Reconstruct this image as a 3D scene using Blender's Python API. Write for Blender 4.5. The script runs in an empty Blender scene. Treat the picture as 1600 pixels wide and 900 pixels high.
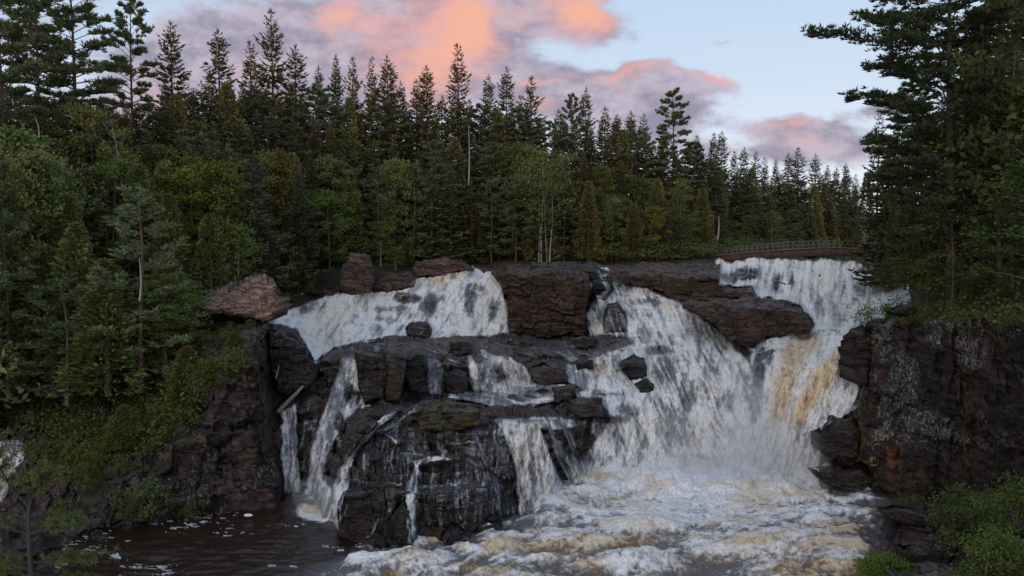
import bpy, math, random
import numpy as np
R = math.radians
C = bpy.context.scene.collection
random.seed(7)

# ------------------------------------------------------------------ camera
F = 1300.0          # focal length in pixels of a 1600 px wide frame
CAMZ = 16.0
PITCH = math.atan(65/1300.0)
cam_d = bpy.data.cameras.new('camera'); cam = bpy.data.objects.new('camera', cam_d); C.objects.link(cam)
cam.location = (0, 0, CAMZ); cam.rotation_euler = (math.pi/2 - PITCH, 0, 0)
cam_d.sensor_width = 36; cam_d.lens = 36*F/1600; cam_d.clip_start = .2; cam_d.clip_end = 3000
sc = bpy.context.scene
sc.camera = cam
sc.render.engine = 'CYCLES'
sc.view_settings.view_transform = 'Standard'; sc.view_settings.look = 'None'
sc.view_settings.gamma = 1; sc.view_settings.exposure = 0.33
sc.cycles.max_bounces = 5; sc.cycles.diffuse_bounces = 2; sc.cycles.glossy_bounces = 2
sc.cycles.transparent_max_bounces = 12; sc.cycles.transmission_bounces = 2
sc.cycles.volume_bounces = 2
sc.cycles.use_denoising = True

# ------------------------------------------------------------------ node helper
class NT:
    def __init__(s, tree): s.t = tree; s.n = tree.nodes; s.l = tree.links
    def new(s, typ, **kw):
        nd = s.n.new(typ)
        for k, v in kw.items():
            if k == 'ins':
                for kk, vv in v.items(): s.put(nd.inputs[kk], vv)
            else: setattr(nd, k, v)
        return nd
    def put(s, sock, v):
        if isinstance(v, bpy.types.NodeSocket): s.l.new(v, sock)
        elif v is not None:
            if isinstance(v, tuple) and len(v) == 3 and sock.type == 'RGBA': v = v + (1,)
            sock.default_value = v
    def math(s, op, a, b=None, c=None, clamp=False):
        nd = s.n.new('ShaderNodeMath'); nd.operation = op; nd.use_clamp = clamp
        s.put(nd.inputs[0], a)
        if b is not None: s.put(nd.inputs[1], b)
        if c is not None: s.put(nd.inputs[2], c)
        return nd.outputs[0]
    def mix(s, f, a, b, mode='MIX'):
        nd = s.n.new('ShaderNodeMix'); nd.data_type = 'RGBA'; nd.blend_type = mode
        s.put(nd.inputs[0], f); s.put(nd.inputs[6], a); s.put(nd.inputs[7], b)
        return nd.outputs[2]
    def noise(s, vec, scale, detail=4, rough=.55, out=0, w=None):
        nd = s.n.new('ShaderNodeTexNoise')
        if vec is not None: s.put(nd.inputs['Vector'], vec)
        nd.inputs['Scale'].default_value = scale; nd.inputs['Detail'].default_value = detail
        nd.inputs['Roughness'].default_value = rough
        return nd.outputs[out]
    def ramp(s, f, lo, hi, a=0.0, b=1.0, smooth=True):
        nd = s.n.new('ShaderNodeMapRange'); nd.interpolation_type = 'SMOOTHSTEP' if smooth else 'LINEAR'
        s.put(nd.inputs[0], f); s.put(nd.inputs[1], lo); s.put(nd.inputs[2], hi); s.put(nd.inputs[3], a); s.put(nd.inputs[4], b)
        return nd.outputs[0]
    def attr(s, name, out='Fac', kind='GEOMETRY'):
        nd = s.n.new('ShaderNodeAttribute'); nd.attribute_name = name; nd.attribute_type = kind
        return nd.outputs[out]
    def scale(s, vec, xyz):
        nd = s.n.new('ShaderNodeMapping'); s.put(nd.inputs['Vector'], vec); nd.inputs['Scale'].default_value = xyz
        return nd.outputs[0]

# ------------------------------------------------------------------ world: dusk sky with lit clouds
SUN_EL, SUN_AZ = 14.0, 205.0     # degrees; azimuth measured clockwise from +Y (behind-left of the camera)
w = bpy.data.worlds.new('World'); sc.world = w; w.use_nodes = True
T = NT(w.node_tree); T.n.clear()
sky = T.new('ShaderNodeTexSky', sky_type='NISHITA', sun_disc=False, sun_elevation=R(SUN_EL), sun_rotation=R(SUN_AZ),
            altitude=400, air_density=1.0, dust_density=1.2, ozone_density=1.6)
geo = T.new('ShaderNodeTexCoord').outputs['Generated']
sep = T.new('ShaderNodeSeparateXYZ', ins={0: geo})
yy = T.math('MAXIMUM', sep.outputs[1], 0.05)
U = T.math('DIVIDE', sep.outputs[0], yy); V = T.math('DIVIDE', sep.outputs[2], yy)
uv = T.new('ShaderNodeCombineXYZ', ins={0: U, 1: V, 2: 0.0}).outputs[0]
wn = T.new('ShaderNodeTexNoise'); T.put(wn.inputs['Vector'], uv)
wn.inputs['Scale'].default_value = 7.0; wn.inputs['Detail'].default_value = 6; wn.inputs['Roughness'].default_value = .55
wsep = T.new('ShaderNodeSeparateColor', ins={0: wn.outputs['Color']})
Uw = T.math('ADD', U, T.math('MULTIPLY', T.math('SUBTRACT', wsep.outputs[0], .5), .12))
Vw = T.math('ADD', V, T.math('MULTIPLY', T.math('SUBTRACT', wsep.outputs[1], .5), .085))
def blob(px, py, rx, ry, k, rot=0.0):
    u0 = (px-800)/F; v0 = (385-py)/F
    du = T.math('SUBTRACT', Uw, u0); dv = T.math('SUBTRACT', Vw, v0)
    c, s_ = math.cos(R(rot)), math.sin(R(rot))
    a = T.math('ADD', T.math('MULTIPLY', du, c), T.math('MULTIPLY', dv, s_))
    b = T.math('SUBTRACT', T.math('MULTIPLY', dv, c), T.math('MULTIPLY', du, s_))
    a = T.math('MULTIPLY', a, F/rx); b = T.math('MULTIPLY', b, F/ry)
    r2 = T.math('ADD', T.math('MULTIPLY', a, a), T.math('MULTIPLY', b, b))
    return T.math('MULTIPLY', T.math('POWER', 2.718, T.math('MULTIPLY', r2, -1.0)), k)
def total(lst):
    o = None
    for b in lst:
        g = blob(*b); o = g if o is None else T.math('ADD', o, g)
    return o
fine = T.noise(T.scale(uv, (1, 1.7, 1)), 10.0, 10, .66)
fsep = T.math('SUBTRACT', fine, .5)
CL = [(330, 70, 150, 62, .95, 8), (470, 90, 150, 70, 1.2, 4), (600, 50, 130, 60, 1.1, 0), (700, 70, 100, 75, 1.3, -6), (640, 140, 90, 45, .9, 0), (420, 150, 180, 40, .8, 0), (760, 45, 60, 60, .8, 0),
      (560, 92, 55, 14, -.9, 5), (885, 30, 95, 42, 1.25, -8), (930, 92, 110, 18, -.5, -6), (820, 110, 90, 16, .55, 8), (800, 160, 130, 26, .7, 0), (960, 138, 120, 34, 1.25, -6), (1015, 150, 90, 34, 1.0, 8), (1112, 124, 62, 24, 1.25, 4), (960, 185, 110, 36, .95, 0), (1040, 190, 50, 40, .6, 0),
      (1130, 60, 48, 12, .95, 10), (1230, 200, 100, 15, 1.0, -3), (1310, 224, 100, 18, .75, -6), (1180, 238, 150, 18, .85, 0), (1375, 180, 50, 12, .9, 10), (1000, 108, 50, 10, .6, 16),
      (180, 175, 170, 55, .8, 0), (100, 20, 120, 50, .45, 0), (1200, 100, 120, 50, -.6, 0), (1060, 40, 90, 50, -.6, 0), (200, 30, 70, 30, -.5, 0), (1500, 60, 150, 60, -.4, 0)]
fs2 = T.math('SUBTRACT', T.noise(T.scale(uv, (1, 2.2, 1)), 30.0, 8, .68), .5)
cl = T.math('ADD', total(CL), T.math('ADD', T.math('MULTIPLY', fsep, 1.9), T.math('MULTIPLY', fs2, .9)))
cmask = T.ramp(cl, .10, .86)
LIT = [(735, 42, 62, 36, 1.15, -14), (905, 22, 62, 28, 1.2, -8), (660, 70, 90, 60, .35, 0), (870, 50, 60, 40, .3, 0), (540, 25, 60, 35, .7, 0), (690, 110, 60, 45, .55, 0), (420, 130, 70, 60, .3, 0), (1125, 116, 70, 16, 1.0, 0), (960, 115, 60, 12, .55, 6),
       (620, 60, 130, 70, .3, 0), (1245, 196, 70, 11, .62, 0), (640, 150, 90, 40, .42, 0), (850, 125, 50, 10, .5, 0), (200, 190, 150, 50, .45, 0), (1240, 222, 110, 8, .35, -4), (840, 170, 60, 30, .4, 0)]
lit = T.math('ADD', total(LIT), T.math('ADD', T.math('MULTIPLY', fsep, 1.5), T.math('MULTIPLY', fs2, .9)))
lmask = T.ramp(lit, -.05, 1.15)
shade = T.ramp(T.noise(T.scale(uv, (1, 1.8, 1)), 13, 9, .62), .36, .64)
grey = T.mix(shade, (.215, .20, .27), (.44, .39, .47))
pink = T.mix(T.ramp(lit, .1, .6), (.50, .30, .33), (.66, .33, .30))
orange = (.74, .36, .24)
litc = T.mix(T.ramp(lit, .55, 1.25), pink, orange)
cloudc = T.mix(lmask, grey, litc)
SKYK = 0.105
base = T.mix(1.0, sky.outputs[0], (SKYK, SKYK, SKYK), 'MULTIPLY')
HAZE = T.ramp(sep.outputs[2], 0.0, .30)
veil = T.mix(HAZE, (.68, .70, .78), (.475, .585, .73))
base = T.mix(.85, base, veil)
# the cloud deck belongs to the part of the sky in front; elsewhere broken grey cloud
front = T.ramp(sep.outputs[1], .05, .3)
cover = T.math('MULTIPLY', cmask, front)
back = T.ramp(T.noise(geo, 2.2, 6, .55), .46, .66)
back = T.math('MULTIPLY', T.math('MULTIPLY', back, T.math('SUBTRACT', 1.0, front)), .55)
col = T.mix(T.math('MULTIPLY', cover, .93), base, cloudc)
col = T.mix(back, col, (.34, .34, .40))
bg = T.new('ShaderNodeBackground', ins={0: col, 1: 1.0})
T.new('ShaderNodeOutputWorld', ins={0: bg.outputs[0]})

sl = bpy.data.lights.new('sun', 'SUN'); so = bpy.data.objects.new('sun', sl); C.objects.link(so)
sl.energy = 0.75; sl.angle = R(40); sl.color = (1.0, .88, .74)
# direction the light comes from
az = R(SUN_AZ); el = R(24)
so.rotation_euler = (math.pi/2 - el, 0, math.pi - az)
so.location = (0, -50, 60)

# ------------------------------------------------------------------ numpy noise
def _hash(ix, iy, iz, seed=0):
    with np.errstate(over='ignore'):
        h = (ix.astype(np.int64)*374761393 + iy.astype(np.int64)*668265263 + iz.astype(np.int64)*2147483647 + seed*974634777) & 0xffffffff
        h = ((h ^ (h >> 13))*1274126177) & 0xffffffff
        h = (h ^ (h >> 16)); h = (h*2246822519) & 0xffffffff
        h = h ^ (h >> 15)
    return (h & 0xffffff)/float(0xffffff)
def vnoise(x, y, z=0.0, seed=0):
    x = np.asarray(x, float); y = np.asarray(y, float); z = np.zeros_like(x) + z
    ix = np.floor(x); iy = np.floor(y); iz = np.floor(z)
    fx = x-ix; fy = y-iy; fz = z-iz
    fx = fx*fx*fx*(fx*(fx*6-15)+10); fy = fy*fy*fy*(fy*(fy*6-15)+10); fz = fz*fz*fz*(fz*(fz*6-15)+10)
    r = 0
    for a in (0, 1):
        wa = fx if a else 1-fx
        for b in (0, 1):
            wb = fy if b else 1-fy
            for c in (0, 1):
                wc = fz if c else 1-fz
                r = r + _hash(ix+a, iy+b, iz+c, seed)*wa*wb*wc
    return r
def fbm(x, y, z=0.0, octv=4, gain=.5, seed=0):
    s = 0; a = 1; t = 0
    x = np.asarray(x, float); y = np.asarray(y, float); z = np.zeros_like(x)+z
    for i in range(octv):
        s = s + a*vnoise(x, y, z, seed+i*17); t += a; a *= gain
        x, y, z = x*2.03+11.3, y*2.03-7.7, z*2.03+3.1
    return s/t
def ridged(x, y, z=0.0, octv=4, gain=.55, seed=0):
    s = 0; a = 1; t = 0
    x = np.asarray(x, float); y = np.asarray(y, float); z = np.zeros_like(x)+z
    for i in range(octv):
        n = 1-np.abs(2*vnoise(x, y, z, seed+i*31)-1); s = s + a*n*n; t += a; a *= gain
        x, y, z = x*2.07+5.3, y*2.07-2.7, z*2.07+9.1
    return s/t
def worley(x, y, z, seed=0, cheb=True):
    """nearest cell: (f1, f2, random id a, b, c, dx, dy, dz)"""
    ix = np.floor(x); iy = np.floor(y); iz = np.floor(z)
    f1 = np.full(x.shape, 9.0); f2 = np.full(x.shape, 9.0)
    A = np.zeros(x.shape); B = A.copy(); Cc = A.copy(); DX = A.copy(); DY = A.copy(); DZ = A.copy()
    for a in (-1, 0, 1):
        for b in (-1, 0, 1):
            for c in (-1, 0, 1):
                jx, jy, jz = ix+a, iy+b, iz+c
                cx = jx+.1+.8*_hash(jx, jy, jz, seed+1); cy = jy+.1+.8*_hash(jx, jy, jz, seed+2); cz = jz+.1+.8*_hash(jx, jy, jz, seed+3)
                dx, dy, dz = x-cx, y-cy, z-cz
                d = np.maximum(np.maximum(np.abs(dx), np.abs(dy)), np.abs(dz)) if cheb else np.sqrt(dx*dx+dy*dy+dz*dz)
                m = d < f1
                f2 = np.where(m, f1, np.minimum(f2, d)); f1 = np.where(m, d, f1)
                A = np.where(m, _hash(jx, jy, jz, seed+4), A); B = np.where(m, _hash(jx, jy, jz, seed+5), B); Cc = np.where(m, _hash(jx, jy, jz, seed+6), Cc)
                DX = np.where(m, dx, DX); DY = np.where(m, dy, DY); DZ = np.where(m, dz, DZ)
    return f1, f2, A, B, Cc, DX, DY, DZ
def sstep(a, b, x):
    t = np.clip((x-a)/(b-a), 0, 1); return t*t*(3-2*t)

# ------------------------------------------------------------------ pixel <-> world (used to lay points out where they really stand)
ct, st = math.cos(PITCH), math.sin(PITCH)
def P(px, py, d):
    px = np.asarray(px, float); py = np.asarray(py, float)
    yc = (450-py)/F; wy = ct+yc*st; wz = yc*ct-st
    return d*((px-800)/F)/wy, d+0*px, CAMZ+d*wz/wy
def dz(py, z):      # distance at which the sight line of row py reaches height z
    yc = (450-np.asarray(py, float))/F; wy = ct+yc*st; wz = yc*ct-st
    return (z-CAMZ)*wy/wz
def pyz(d, z):      # row at which height z is seen at distance d
    k = (z-CAMZ)/d  # wz/wy
    yc = (k*ct+st)/(ct-k*st)
    return 450-yc*F

# ------------------------------------------------------------------ mesh helpers
def mesh_np(name, V, faces_flat, starts_len, mat=None, parent=None, attrs=None, smooth=True):
    """V (n,3); faces_flat loop indices; starts_len = verts per face (int) or array"""
    me = bpy.data.meshes.new(name)
    V = np.ascontiguousarray(V, dtype=np.float32)
    faces_flat = np.ascontiguousarray(faces_flat, dtype=np.int32)
    me.vertices.add(len(V)); me.vertices.foreach_set('co', V.ravel())
    if isinstance(starts_len, int):
        nf = len(faces_flat)//starts_len
        ls = np.arange(0, nf*starts_len, starts_len, dtype=np.int32)
    else:
        ls = np.concatenate([[0], np.cumsum(starts_len)[:-1]]).astype(np.int32); nf = len(starts_len)
    me.loops.add(len(faces_flat)); me.loops.foreach_set('vertex_index', faces_flat)
    me.polygons.add(nf); me.polygons.foreach_set('loop_start', ls)
    if smooth: me.polygons.foreach_set('use_smooth', np.ones(nf, dtype=bool))
    for k, (dom, arr) in (attrs or {}).items():
        arr = np.asarray(arr, dtype=np.float32)
        if arr.ndim == 2:
            a = me.attributes.new(k, 'FLOAT_COLOR', dom)
            a.data.foreach_set('color', np.c_[arr, np.ones(len(arr), np.float32)].ravel().astype(np.float32))
        else:
            a = me.attributes.new(k, 'FLOAT', dom); a.data.foreach_set('value', arr)
    me.update(calc_edges=True); me.validate()
    if mat is not None: me.materials.append(mat)
    o = bpy.data.objects.new(name, me); C.objects.link(o)
    if parent is not None: o.parent = parent
    return o
def grid_mesh(name, X, Y, Z, fmask, mat, attrs=None, parent=None, back=None, flip=False):
    """grid surface; faces kept where fmask (ny-1,nx-1). back = thickness: closes it into a solid towards +Y"""
    ny, nx = X.shape
    idx = np.arange(ny*nx).reshape(ny, nx)
    a = idx[:-1, :-1][fmask]; b = idx[:-1, 1:][fmask]; c = idx[1:, 1:][fmask]; d = idx[1:, :-1][fmask]
    q = np.stack([a, d, c, b], 1)
    used = np.unique(q); remap = np.full(ny*nx, -1); remap[used] = np.arange(len(used))
    q = remap[q]
    Vv = np.stack([X.ravel()[used], Y.ravel()[used], Z.ravel()[used]], 1)
    at = {k: ('POINT', v.reshape(ny*nx, -1)[used] if v.ndim == 3 else v.ravel()[used]) for k, v in (attrs or {}).items()}
    if back is not None:
        n = len(Vv); cx = Vv[:, 0].mean(); cz = Vv[:, 2].mean()
        Bk = Vv.copy(); yb = np.percentile(Vv[:, 1], 50)+back
        Bk[:, 1] = np.maximum(Vv[:, 1]+back*.35, yb)
        Bk[:, 0] = cx+(Bk[:, 0]-cx)*.9; Bk[:, 2] = Bk[:, 2]-.25*back*np.clip((Bk[:, 2]-cz), 0, 1)
        e = np.concatenate([q[:, [0, 1]], q[:, [1, 2]], q[:, [2, 3]], q[:, [3, 0]]])
        key = np.minimum(e[:, 0], e[:, 1])*(n+1)+np.maximum(e[:, 0], e[:, 1])
        _, inv, cnt = np.unique(key, return_inverse=True, return_counts=True)
        be = e[cnt[inv] == 1]
        side = np.stack([be[:, 1], be[:, 0], be[:, 0]+n, be[:, 1]+n], 1)
        q = np.concatenate([q, q[:, ::-1]+n, side]); Vv = np.concatenate([Vv, Bk])
        at = {k: (dm, np.concatenate([v, v])) for k, (dm, v) in at.items()}
    return mesh_np(name, Vv, q.ravel(), 4, mat, parent, at)
def tag(o, label=None, cat=None, group=None, kind=None):
    if label: o['label'] = label
    if cat: o['category'] = cat
    if group: o['group'] = group
    if kind: o['kind'] = kind
    return o
def empty(name, loc=(0, 0, 0), rz=0.0):
    o = bpy.data.objects.new(name, None); C.objects.link(o); o.location = loc; o.rotation_euler = (0, 0, rz)
    o.empty_display_size = .3
    return o
def mat_new(name):
    m = bpy.data.materials.new(name); m.use_nodes = True; t = NT(m.node_tree); t.n.clear()
    return m, t
# ------------------------------------------------------------------ materials
def rock_material():
    m, t = mat_new('wet_rock')
    pos = t.new('ShaderNodeNewGeometry').outputs['Position']
    rc = t.attr('rc', 'Color')
    wet = t.attr('wet')
    n1 = t.noise(pos, 2.2, 8, .65); n2 = t.noise(t.scale(pos, (1, 1, 4.5)), 1.6, 7, .6); n3 = t.noise(pos, 11, 5, .65)
    v = t.math('ADD', t.math('MULTIPLY', t.ramp(n1, .25, .75), .75), t.math('MULTIPLY', t.ramp(n2, .3, .7), .6))
    c = t.mix(1.0, rc, t.new('ShaderNodeCombineColor', ins={0: t.math('ADD', v, .28), 1: t.math('ADD', t.math('MULTIPLY', v, .95), .28), 2: t.math('ADD', t.math('MULTIPLY', v, .92), .29)}).outputs[0], 'MULTIPLY')
    c = t.mix(t.ramp(n3, .55, .72, 0, .5), c, t.mix(1.0, c, (2.6, 2.4, 2.4), 'MULTIPLY'))
    # lichen specks and streaks
    lich = t.attr('lich')
    ln = t.noise(t.scale(pos, (1, 1, .5)), 6.5, 9, .75)
    lf = t.math('MULTIPLY', t.ramp(t.math('ADD', ln, t.math('MULTIPLY', lich, .17)), .66, .74), t.ramp(lich, .02, .2))
    c = t.mix(lf, c, t.mix(t.ramp(n3, .4, .6), (.15, .15, .14), (.32, .32, .30)))
    bs = t.new('ShaderNodeBsdfPrincipled')
    t.put(bs.inputs['Base Color'], c)
    t.put(bs.inputs['Roughness'], t.math('SUBTRACT', t.ramp(n3, .3, .7, .55, .9), t.math('MULTIPLY', wet, .36)))
    t.put(bs.inputs['Specular IOR Level'], t.math('ADD', .10, t.math('MULTIPLY', wet, .65)))
    crack = t.noise(t.scale(pos, (1, 1, 3.5)), 3.0, 10, .72)
    h = t.math('ADD', t.math('MULTIPLY', crack, 1.0), t.math('MULTIPLY', t.noise(pos, 7, 8, .7), .5))
    bp = t.new('ShaderNodeBump', ins={'Strength': .9, 'Distance': .22, 'Height': h})
    t.put(bs.inputs['Normal'], bp.outputs[0])
    t.new('ShaderNodeOutputMaterial', ins={0: bs.outputs[0]})
    return m
def water_material(name, fall):
    m, t = mat_new(name)
    pos = t.new('ShaderNodeNewGeometry').outputs['Position']
    wc = t.attr('wc', 'Color'); fo = t.attr('foam')
    if fall:
        sp = t.noise(t.scale(pos, (1, 1, .26)), 7.0, 8, .72)
    else:
        sp = t.noise(pos, 5.5, 8, .75)
    c = t.mix(1.0, wc, t.new('ShaderNodeCombineColor', ins={0: t.ramp(sp, .34, .60, .66, 1.16), 1: t.ramp(sp, .34, .60, .66, 1.16), 2: t.ramp(sp, .34, .60, .69, 1.15)}).outputs[0], 'MULTIPLY')
    bs = t.new('ShaderNodeBsdfPrincipled')
    t.put(bs.inputs['Base Color'], c)
    t.put(bs.inputs['Roughness'], t.ramp(fo, .1, .6, .12, .7))
    t.put(bs.inputs['IOR'], 1.33)
    h = t.math('ADD', t.noise(t.scale(pos, (1, 1, .45)) if fall else pos, 4.0, 8, .7), t.math('MULTIPLY', t.noise(pos, 13, 5, .7), .35))
    bp = t.new('ShaderNodeBump', ins={'Strength': .6 if fall else .45, 'Distance': .10 if fall else .06, 'Height': h})
    t.put(bs.inputs['Normal'], bp.outputs[0])
    if fall:
        a = t.attr('alpha')
        al = t.ramp(t.math('ADD', a, t.math('MULTIPLY', t.math('SUBTRACT', sp, .5), 1.1)), .30, .62)
        tr = t.new('ShaderNodeBsdfTransparent')
        mx = t.new('ShaderNodeMixShader', ins={0: al, 1: tr.outputs[0], 2: bs.outputs[0]})
        t.new('ShaderNodeOutputMaterial', ins={0: mx.outputs[0]})
    else:
        t.new('ShaderNodeOutputMaterial', ins={0: bs.outputs[0]})
    return m
def leaf_material(name, c0, c1, rough=.6, transl=.25):
    """foliage: colour varies from leaf to leaf (attribute tint) and from tree to tree (object colour)"""
    m, t = mat_new(name)
    tint = t.attr('tint')
    oi = t.new('ShaderNodeObjectInfo')
    c = t.mix(tint, c0, c1)
    c = t.mix(1.0, c, oi.outputs['Color'], 'MULTIPLY')
    df = t.new('ShaderNodeBsdfPrincipled', ins={'Base Color': c, 'Roughness': rough, 'Specular IOR Level': .25})
    tl = t.new('ShaderNodeBsdfTranslucent', ins={0: c})
    mx = t.new('ShaderNodeMixShader', ins={0: transl, 1: df.outputs[0], 2: tl.outputs[0]})
    t.new('ShaderNodeOutputMaterial', ins={0: mx.outputs[0]})
    return m
def bark_material(name, c0, c1, sc_=(3, 3, .6)):
    m, t = mat_new(name)
    pos = t.new('ShaderNodeTexCoord').outputs['Object']
    n = t.noise(t.scale(pos, sc_), 4, 5, .6)
    c = t.mix(t.ramp(n, .35, .65), c0, c1)
    bs = t.new('ShaderNodeBsdfPrincipled', ins={'Base Color': c, 'Roughness': .85})
    bp = t.new('ShaderNodeBump', ins={'Strength': .6, 'Distance': .05, 'Height': n}); t.put(bs.inputs['Normal'], bp.outputs[0])
    t.new('ShaderNodeOutputMaterial', ins={0: bs.outputs[0]})
    return m
def ground_material():
    m, t = mat_new('forest_floor')
    pos = t.new('ShaderNodeNewGeometry').outputs['Position']
    n = t.noise(pos, .8, 8, .65); n2 = t.noise(pos, 5, 5, .6)
    c = t.mix(t.ramp(n, .35, .65), (.022, .026, .012), (.05, .032, .018))
    c = t.mix(t.ramp(n2, .55, .75, 0, .6), c, (.06, .04, .025))
    bs = t.new('ShaderNodeBsdfPrincipled', ins={'Base Color': c, 'Roughness': .95})
    bp = t.new('ShaderNodeBump', ins={'Strength': .8, 'Distance': .3, 'Height': n2}); t.put(bs.inputs['Normal'], bp.outputs[0])
    t.new('ShaderNodeOutputMaterial', ins={0: bs.outputs[0]})
    return m
ROCK = rock_material()
FALL = water_material('falling_water', True)
POOL = water_material('pool_water', False)
GROUND = ground_material()
# ------------------------------------------------------------------ the bed of the falls
# column profiles: for a bearing px, a list of (row, distance) from the pool upwards; 'z' entries give a height instead
COLS = {
 -220: [(1150, 'z', 1.5), (900, 'z', 1.2), (790, 48), (690, 60), (600, 68), (500, 82)],
 0:   [(1150, 'z', 2.4), (905, 'z', 1.4), (860, 'z', 1.0), (800, 50), (700, 58), (640, 66), (600, 68), (500, 82)],
 60:  [(1150, 'z', 2.0), (930, 'z', 1.0), (860, 'z', .7), (800, 48.5), (720, 52), (700, 54), (640, 62), (600, 66), (500, 80)],
 130: [(1150, 'z', -.8), (860, 'z', -.8), (852, 45), (760, 48.5), (740, 50), (700, 52), (680, 56), (600, 64), (500, 78)],
 210: [(1150, 'z', -.8), (835, 'z', -.8), (828, 46.5), (760, 48), (730, 50.5), (700, 53), (680, 57), (600, 63), (500, 78)],
 275: [(1150, 'z', -.8), (815, 'z', -.8), (808, 48.5), (700, 50), (650, 52), (640, 55), (600, 60), (500, 73), (470, 78)],
 340: [(1150, 'z', -.8), (810, 'z', -.8), (803, 49), (700, 50.5), (600, 53), (570, 54.5), (550, 58), (500, 66), (470, 76)],
 400: [(1150, 'z', -.8), (808, 'z', -.8), (800, 49.5), (700, 51), (590, 54), (525, 57), (505, 62), (490, 70), (475, 78)],
 432: [(1150, 'z', -.8), (805, 'z', -.8), (795, 50), (760, 51), (640, 58), (600, 60), (515, 62), (500, 72), (487, 84), (470, 88)],
 450: [(1150, 'z', -.8), (775, 'z', -.8), (768, 54), (640, 58), (610, 61), (600, 63), (520, 66), (508, 74), (485, 84), (470, 90)],
 475: [(1150, 'z', -.8), (785, 'z', -.8), (775, 53), (640, 57), (600, 61), (560, 67), (540, 72), (480, 86), (462, 91)],
 505: [(1150, 'z', -.8), (815, 'z', -.8), (805, 49.5), (700, 55), (640, 58), (565, 62), (550, 72), (455, 89), (440, 93)],
 530: [(1150, 'z', -.8), (842, 'z', -.8), (838, 45.5), (770, 47.5), (760, 49.5), (700, 54), (640, 58), (560, 63), (540, 74), (450, 91), (440, 94)],
 565: [(1150, 'z', -.8), (852, 'z', -.8), (846, 45), (772, 46.3), (755, 49.4), (715, 50.4), (700, 52.4), (650, 55), (640, 60), (560, 63), (548, 66), (535, 73), (525, 79), (450, 92), (440, 96)],
 620: [(1150, 'z', -.8), (858, 'z', -.8), (852, 44.5), (775, 46), (760, 48.6), (716, 49.6), (703, 52.2), (648, 54.5), (632, 60), (560, 63.5), (545, 67), (530, 74), (523, 80), (445, 93), (430, 97)],
 690: [(1150, 'z', -.8), (862, 'z', -.8), (856, 44.3), (772, 45.8), (756, 48.2), (716, 49.4), (702, 51.6), (675, 52.4), (660, 55), (632, 60), (615, 64), (560, 66), (535, 72), (524, 80), (430, 95), (418, 100)],
 750: [(1150, 'z', -.8), (848, 'z', -.8), (842, 45.5), (765, 47), (748, 49.4), (700, 50.6), (688, 52.2), (668, 52.8), (655, 56.5), (632, 61), (615, 65), (560, 67), (540, 72), (524, 80), (425, 97), (416, 102)],
 810: [(1150, 'z', -.8), (810, 'z', -.8), (803, 49.5), (710, 52), (660, 54.5), (648, 58), (630, 62), (610, 67), (560, 70), (545, 74), (524, 82), (430, 92), (414, 100), (408, 106)],
 860: [(1150, 'z', -.8), (790, 'z', -.8), (782, 52), (700, 54), (655, 56), (640, 61), (600, 67), (560, 72), (540, 76), (525, 83), (430, 92), (414, 100), (408, 106)],
 920: [(1150, 'z', -.8), (752, 'z', -.8), (744, 57.5), (655, 60), (635, 63), (600, 68), (560, 73), (535, 78), (522, 83), (440, 91), (416, 102), (411, 107)],
 1000: [(1150, 'z', -.8), (744, 'z', -.8), (736, 58.5), (650, 61), (620, 64), (590, 69), (560, 72), (520, 78), (450, 89), (425, 100), (412, 108)],
 1080: [(1150, 'z', -.8), (744, 'z', -.8), (736, 58.5), (660, 61), (600, 66), (560, 70), (510, 79), (465, 89), (425, 102), (411, 109)],
 1150: [(1150, 'z', -.8), (750, 'z', -.8), (742, 58), (650, 61), (600, 66), (555, 73), (525, 80), (470, 91), (430, 102), (412, 110)],
 1190: [(1150, 'z', -.8), (752, 'z', -.8), (744, 57.7), (640, 61.5), (590, 64), (555, 69), (530, 76), (518, 83), (470, 93), (430, 104), (412, 110)],
 1260: [(1150, 'z', -.8), (758, 'z', -.8), (750, 57), (640, 60), (570, 64), (535, 71), (522, 79), (514, 87), (500, 91), (430, 104), (414, 111)],
 1320: [(1150, 'z', -.8), (768, 'z', -.8), (760, 55.5), (640, 60), (570, 63), (525, 70), (516, 80), (508, 88), (490, 93), (430, 105), (416, 111)],
 1350: [(1150, 'z', -.8), (800, 'z', -.8), (792, 51.5), (740, 54), (640, 57), (510, 60), (500, 64), (492, 90), (430, 105), (418, 111)],
 1400: [(1150, 'z', -.1), (880, 'z', .2), (812, 'z', .2), (800, 50.5), (760, 52), (500, 56), (490, 62), (482, 80), (430, 106), (420, 111)],
 1460: [(1150, 'z', 1.4), (880, 'z', .9), (800, 'z', .8), (790, 50), (500, 51.5), (490, 57), (478, 75)],
 1540: [(1150, 'z', 3.6), (880, 'z', 2.4), (800, 'z', 2.2), (770, 46), (500, 46), (488, 53), (475, 72)],
 1610: [(1150, 'z', 5.0), (900, 'z', 3.6), (800, 'z', 3.2), (770, 43), (500, 41), (486, 50), (470, 70)],
 1820: [(1150, 'z', 6.0), (900, 'z', 5), (800, 'z', 5), (770, 36), (500, 33), (486, 42), (470, 62)],
}
def _prof(lst):
    pts = []
    for e in lst:
        if e[1] == 'z': pts.append((e[0], float(dz(e[0], e[2]))))
        else: pts.append((e[0], float(e[1])))
    # extra points so that flat parts stay flat in perspective
    out = []
    for (a, b), e0, e1 in zip(zip(pts[:-1], pts[1:]), lst[:-1], lst[1:]):
        out.append(a)
        if e0[1] == 'z' and e1[1] == 'z':
            for k in range(1, 8):
                f = k/8; yy_ = e0[0]+(e1[0]-e0[0])*f; z_ = e0[2]+(e1[2]-e0[2])*f
                out.append((yy_, float(dz(yy_, z_))))
    out.append(pts[-1]); out = sorted(out)
    return np.array([p[0] for p in out]), np.array([p[1] for p in out])
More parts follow.
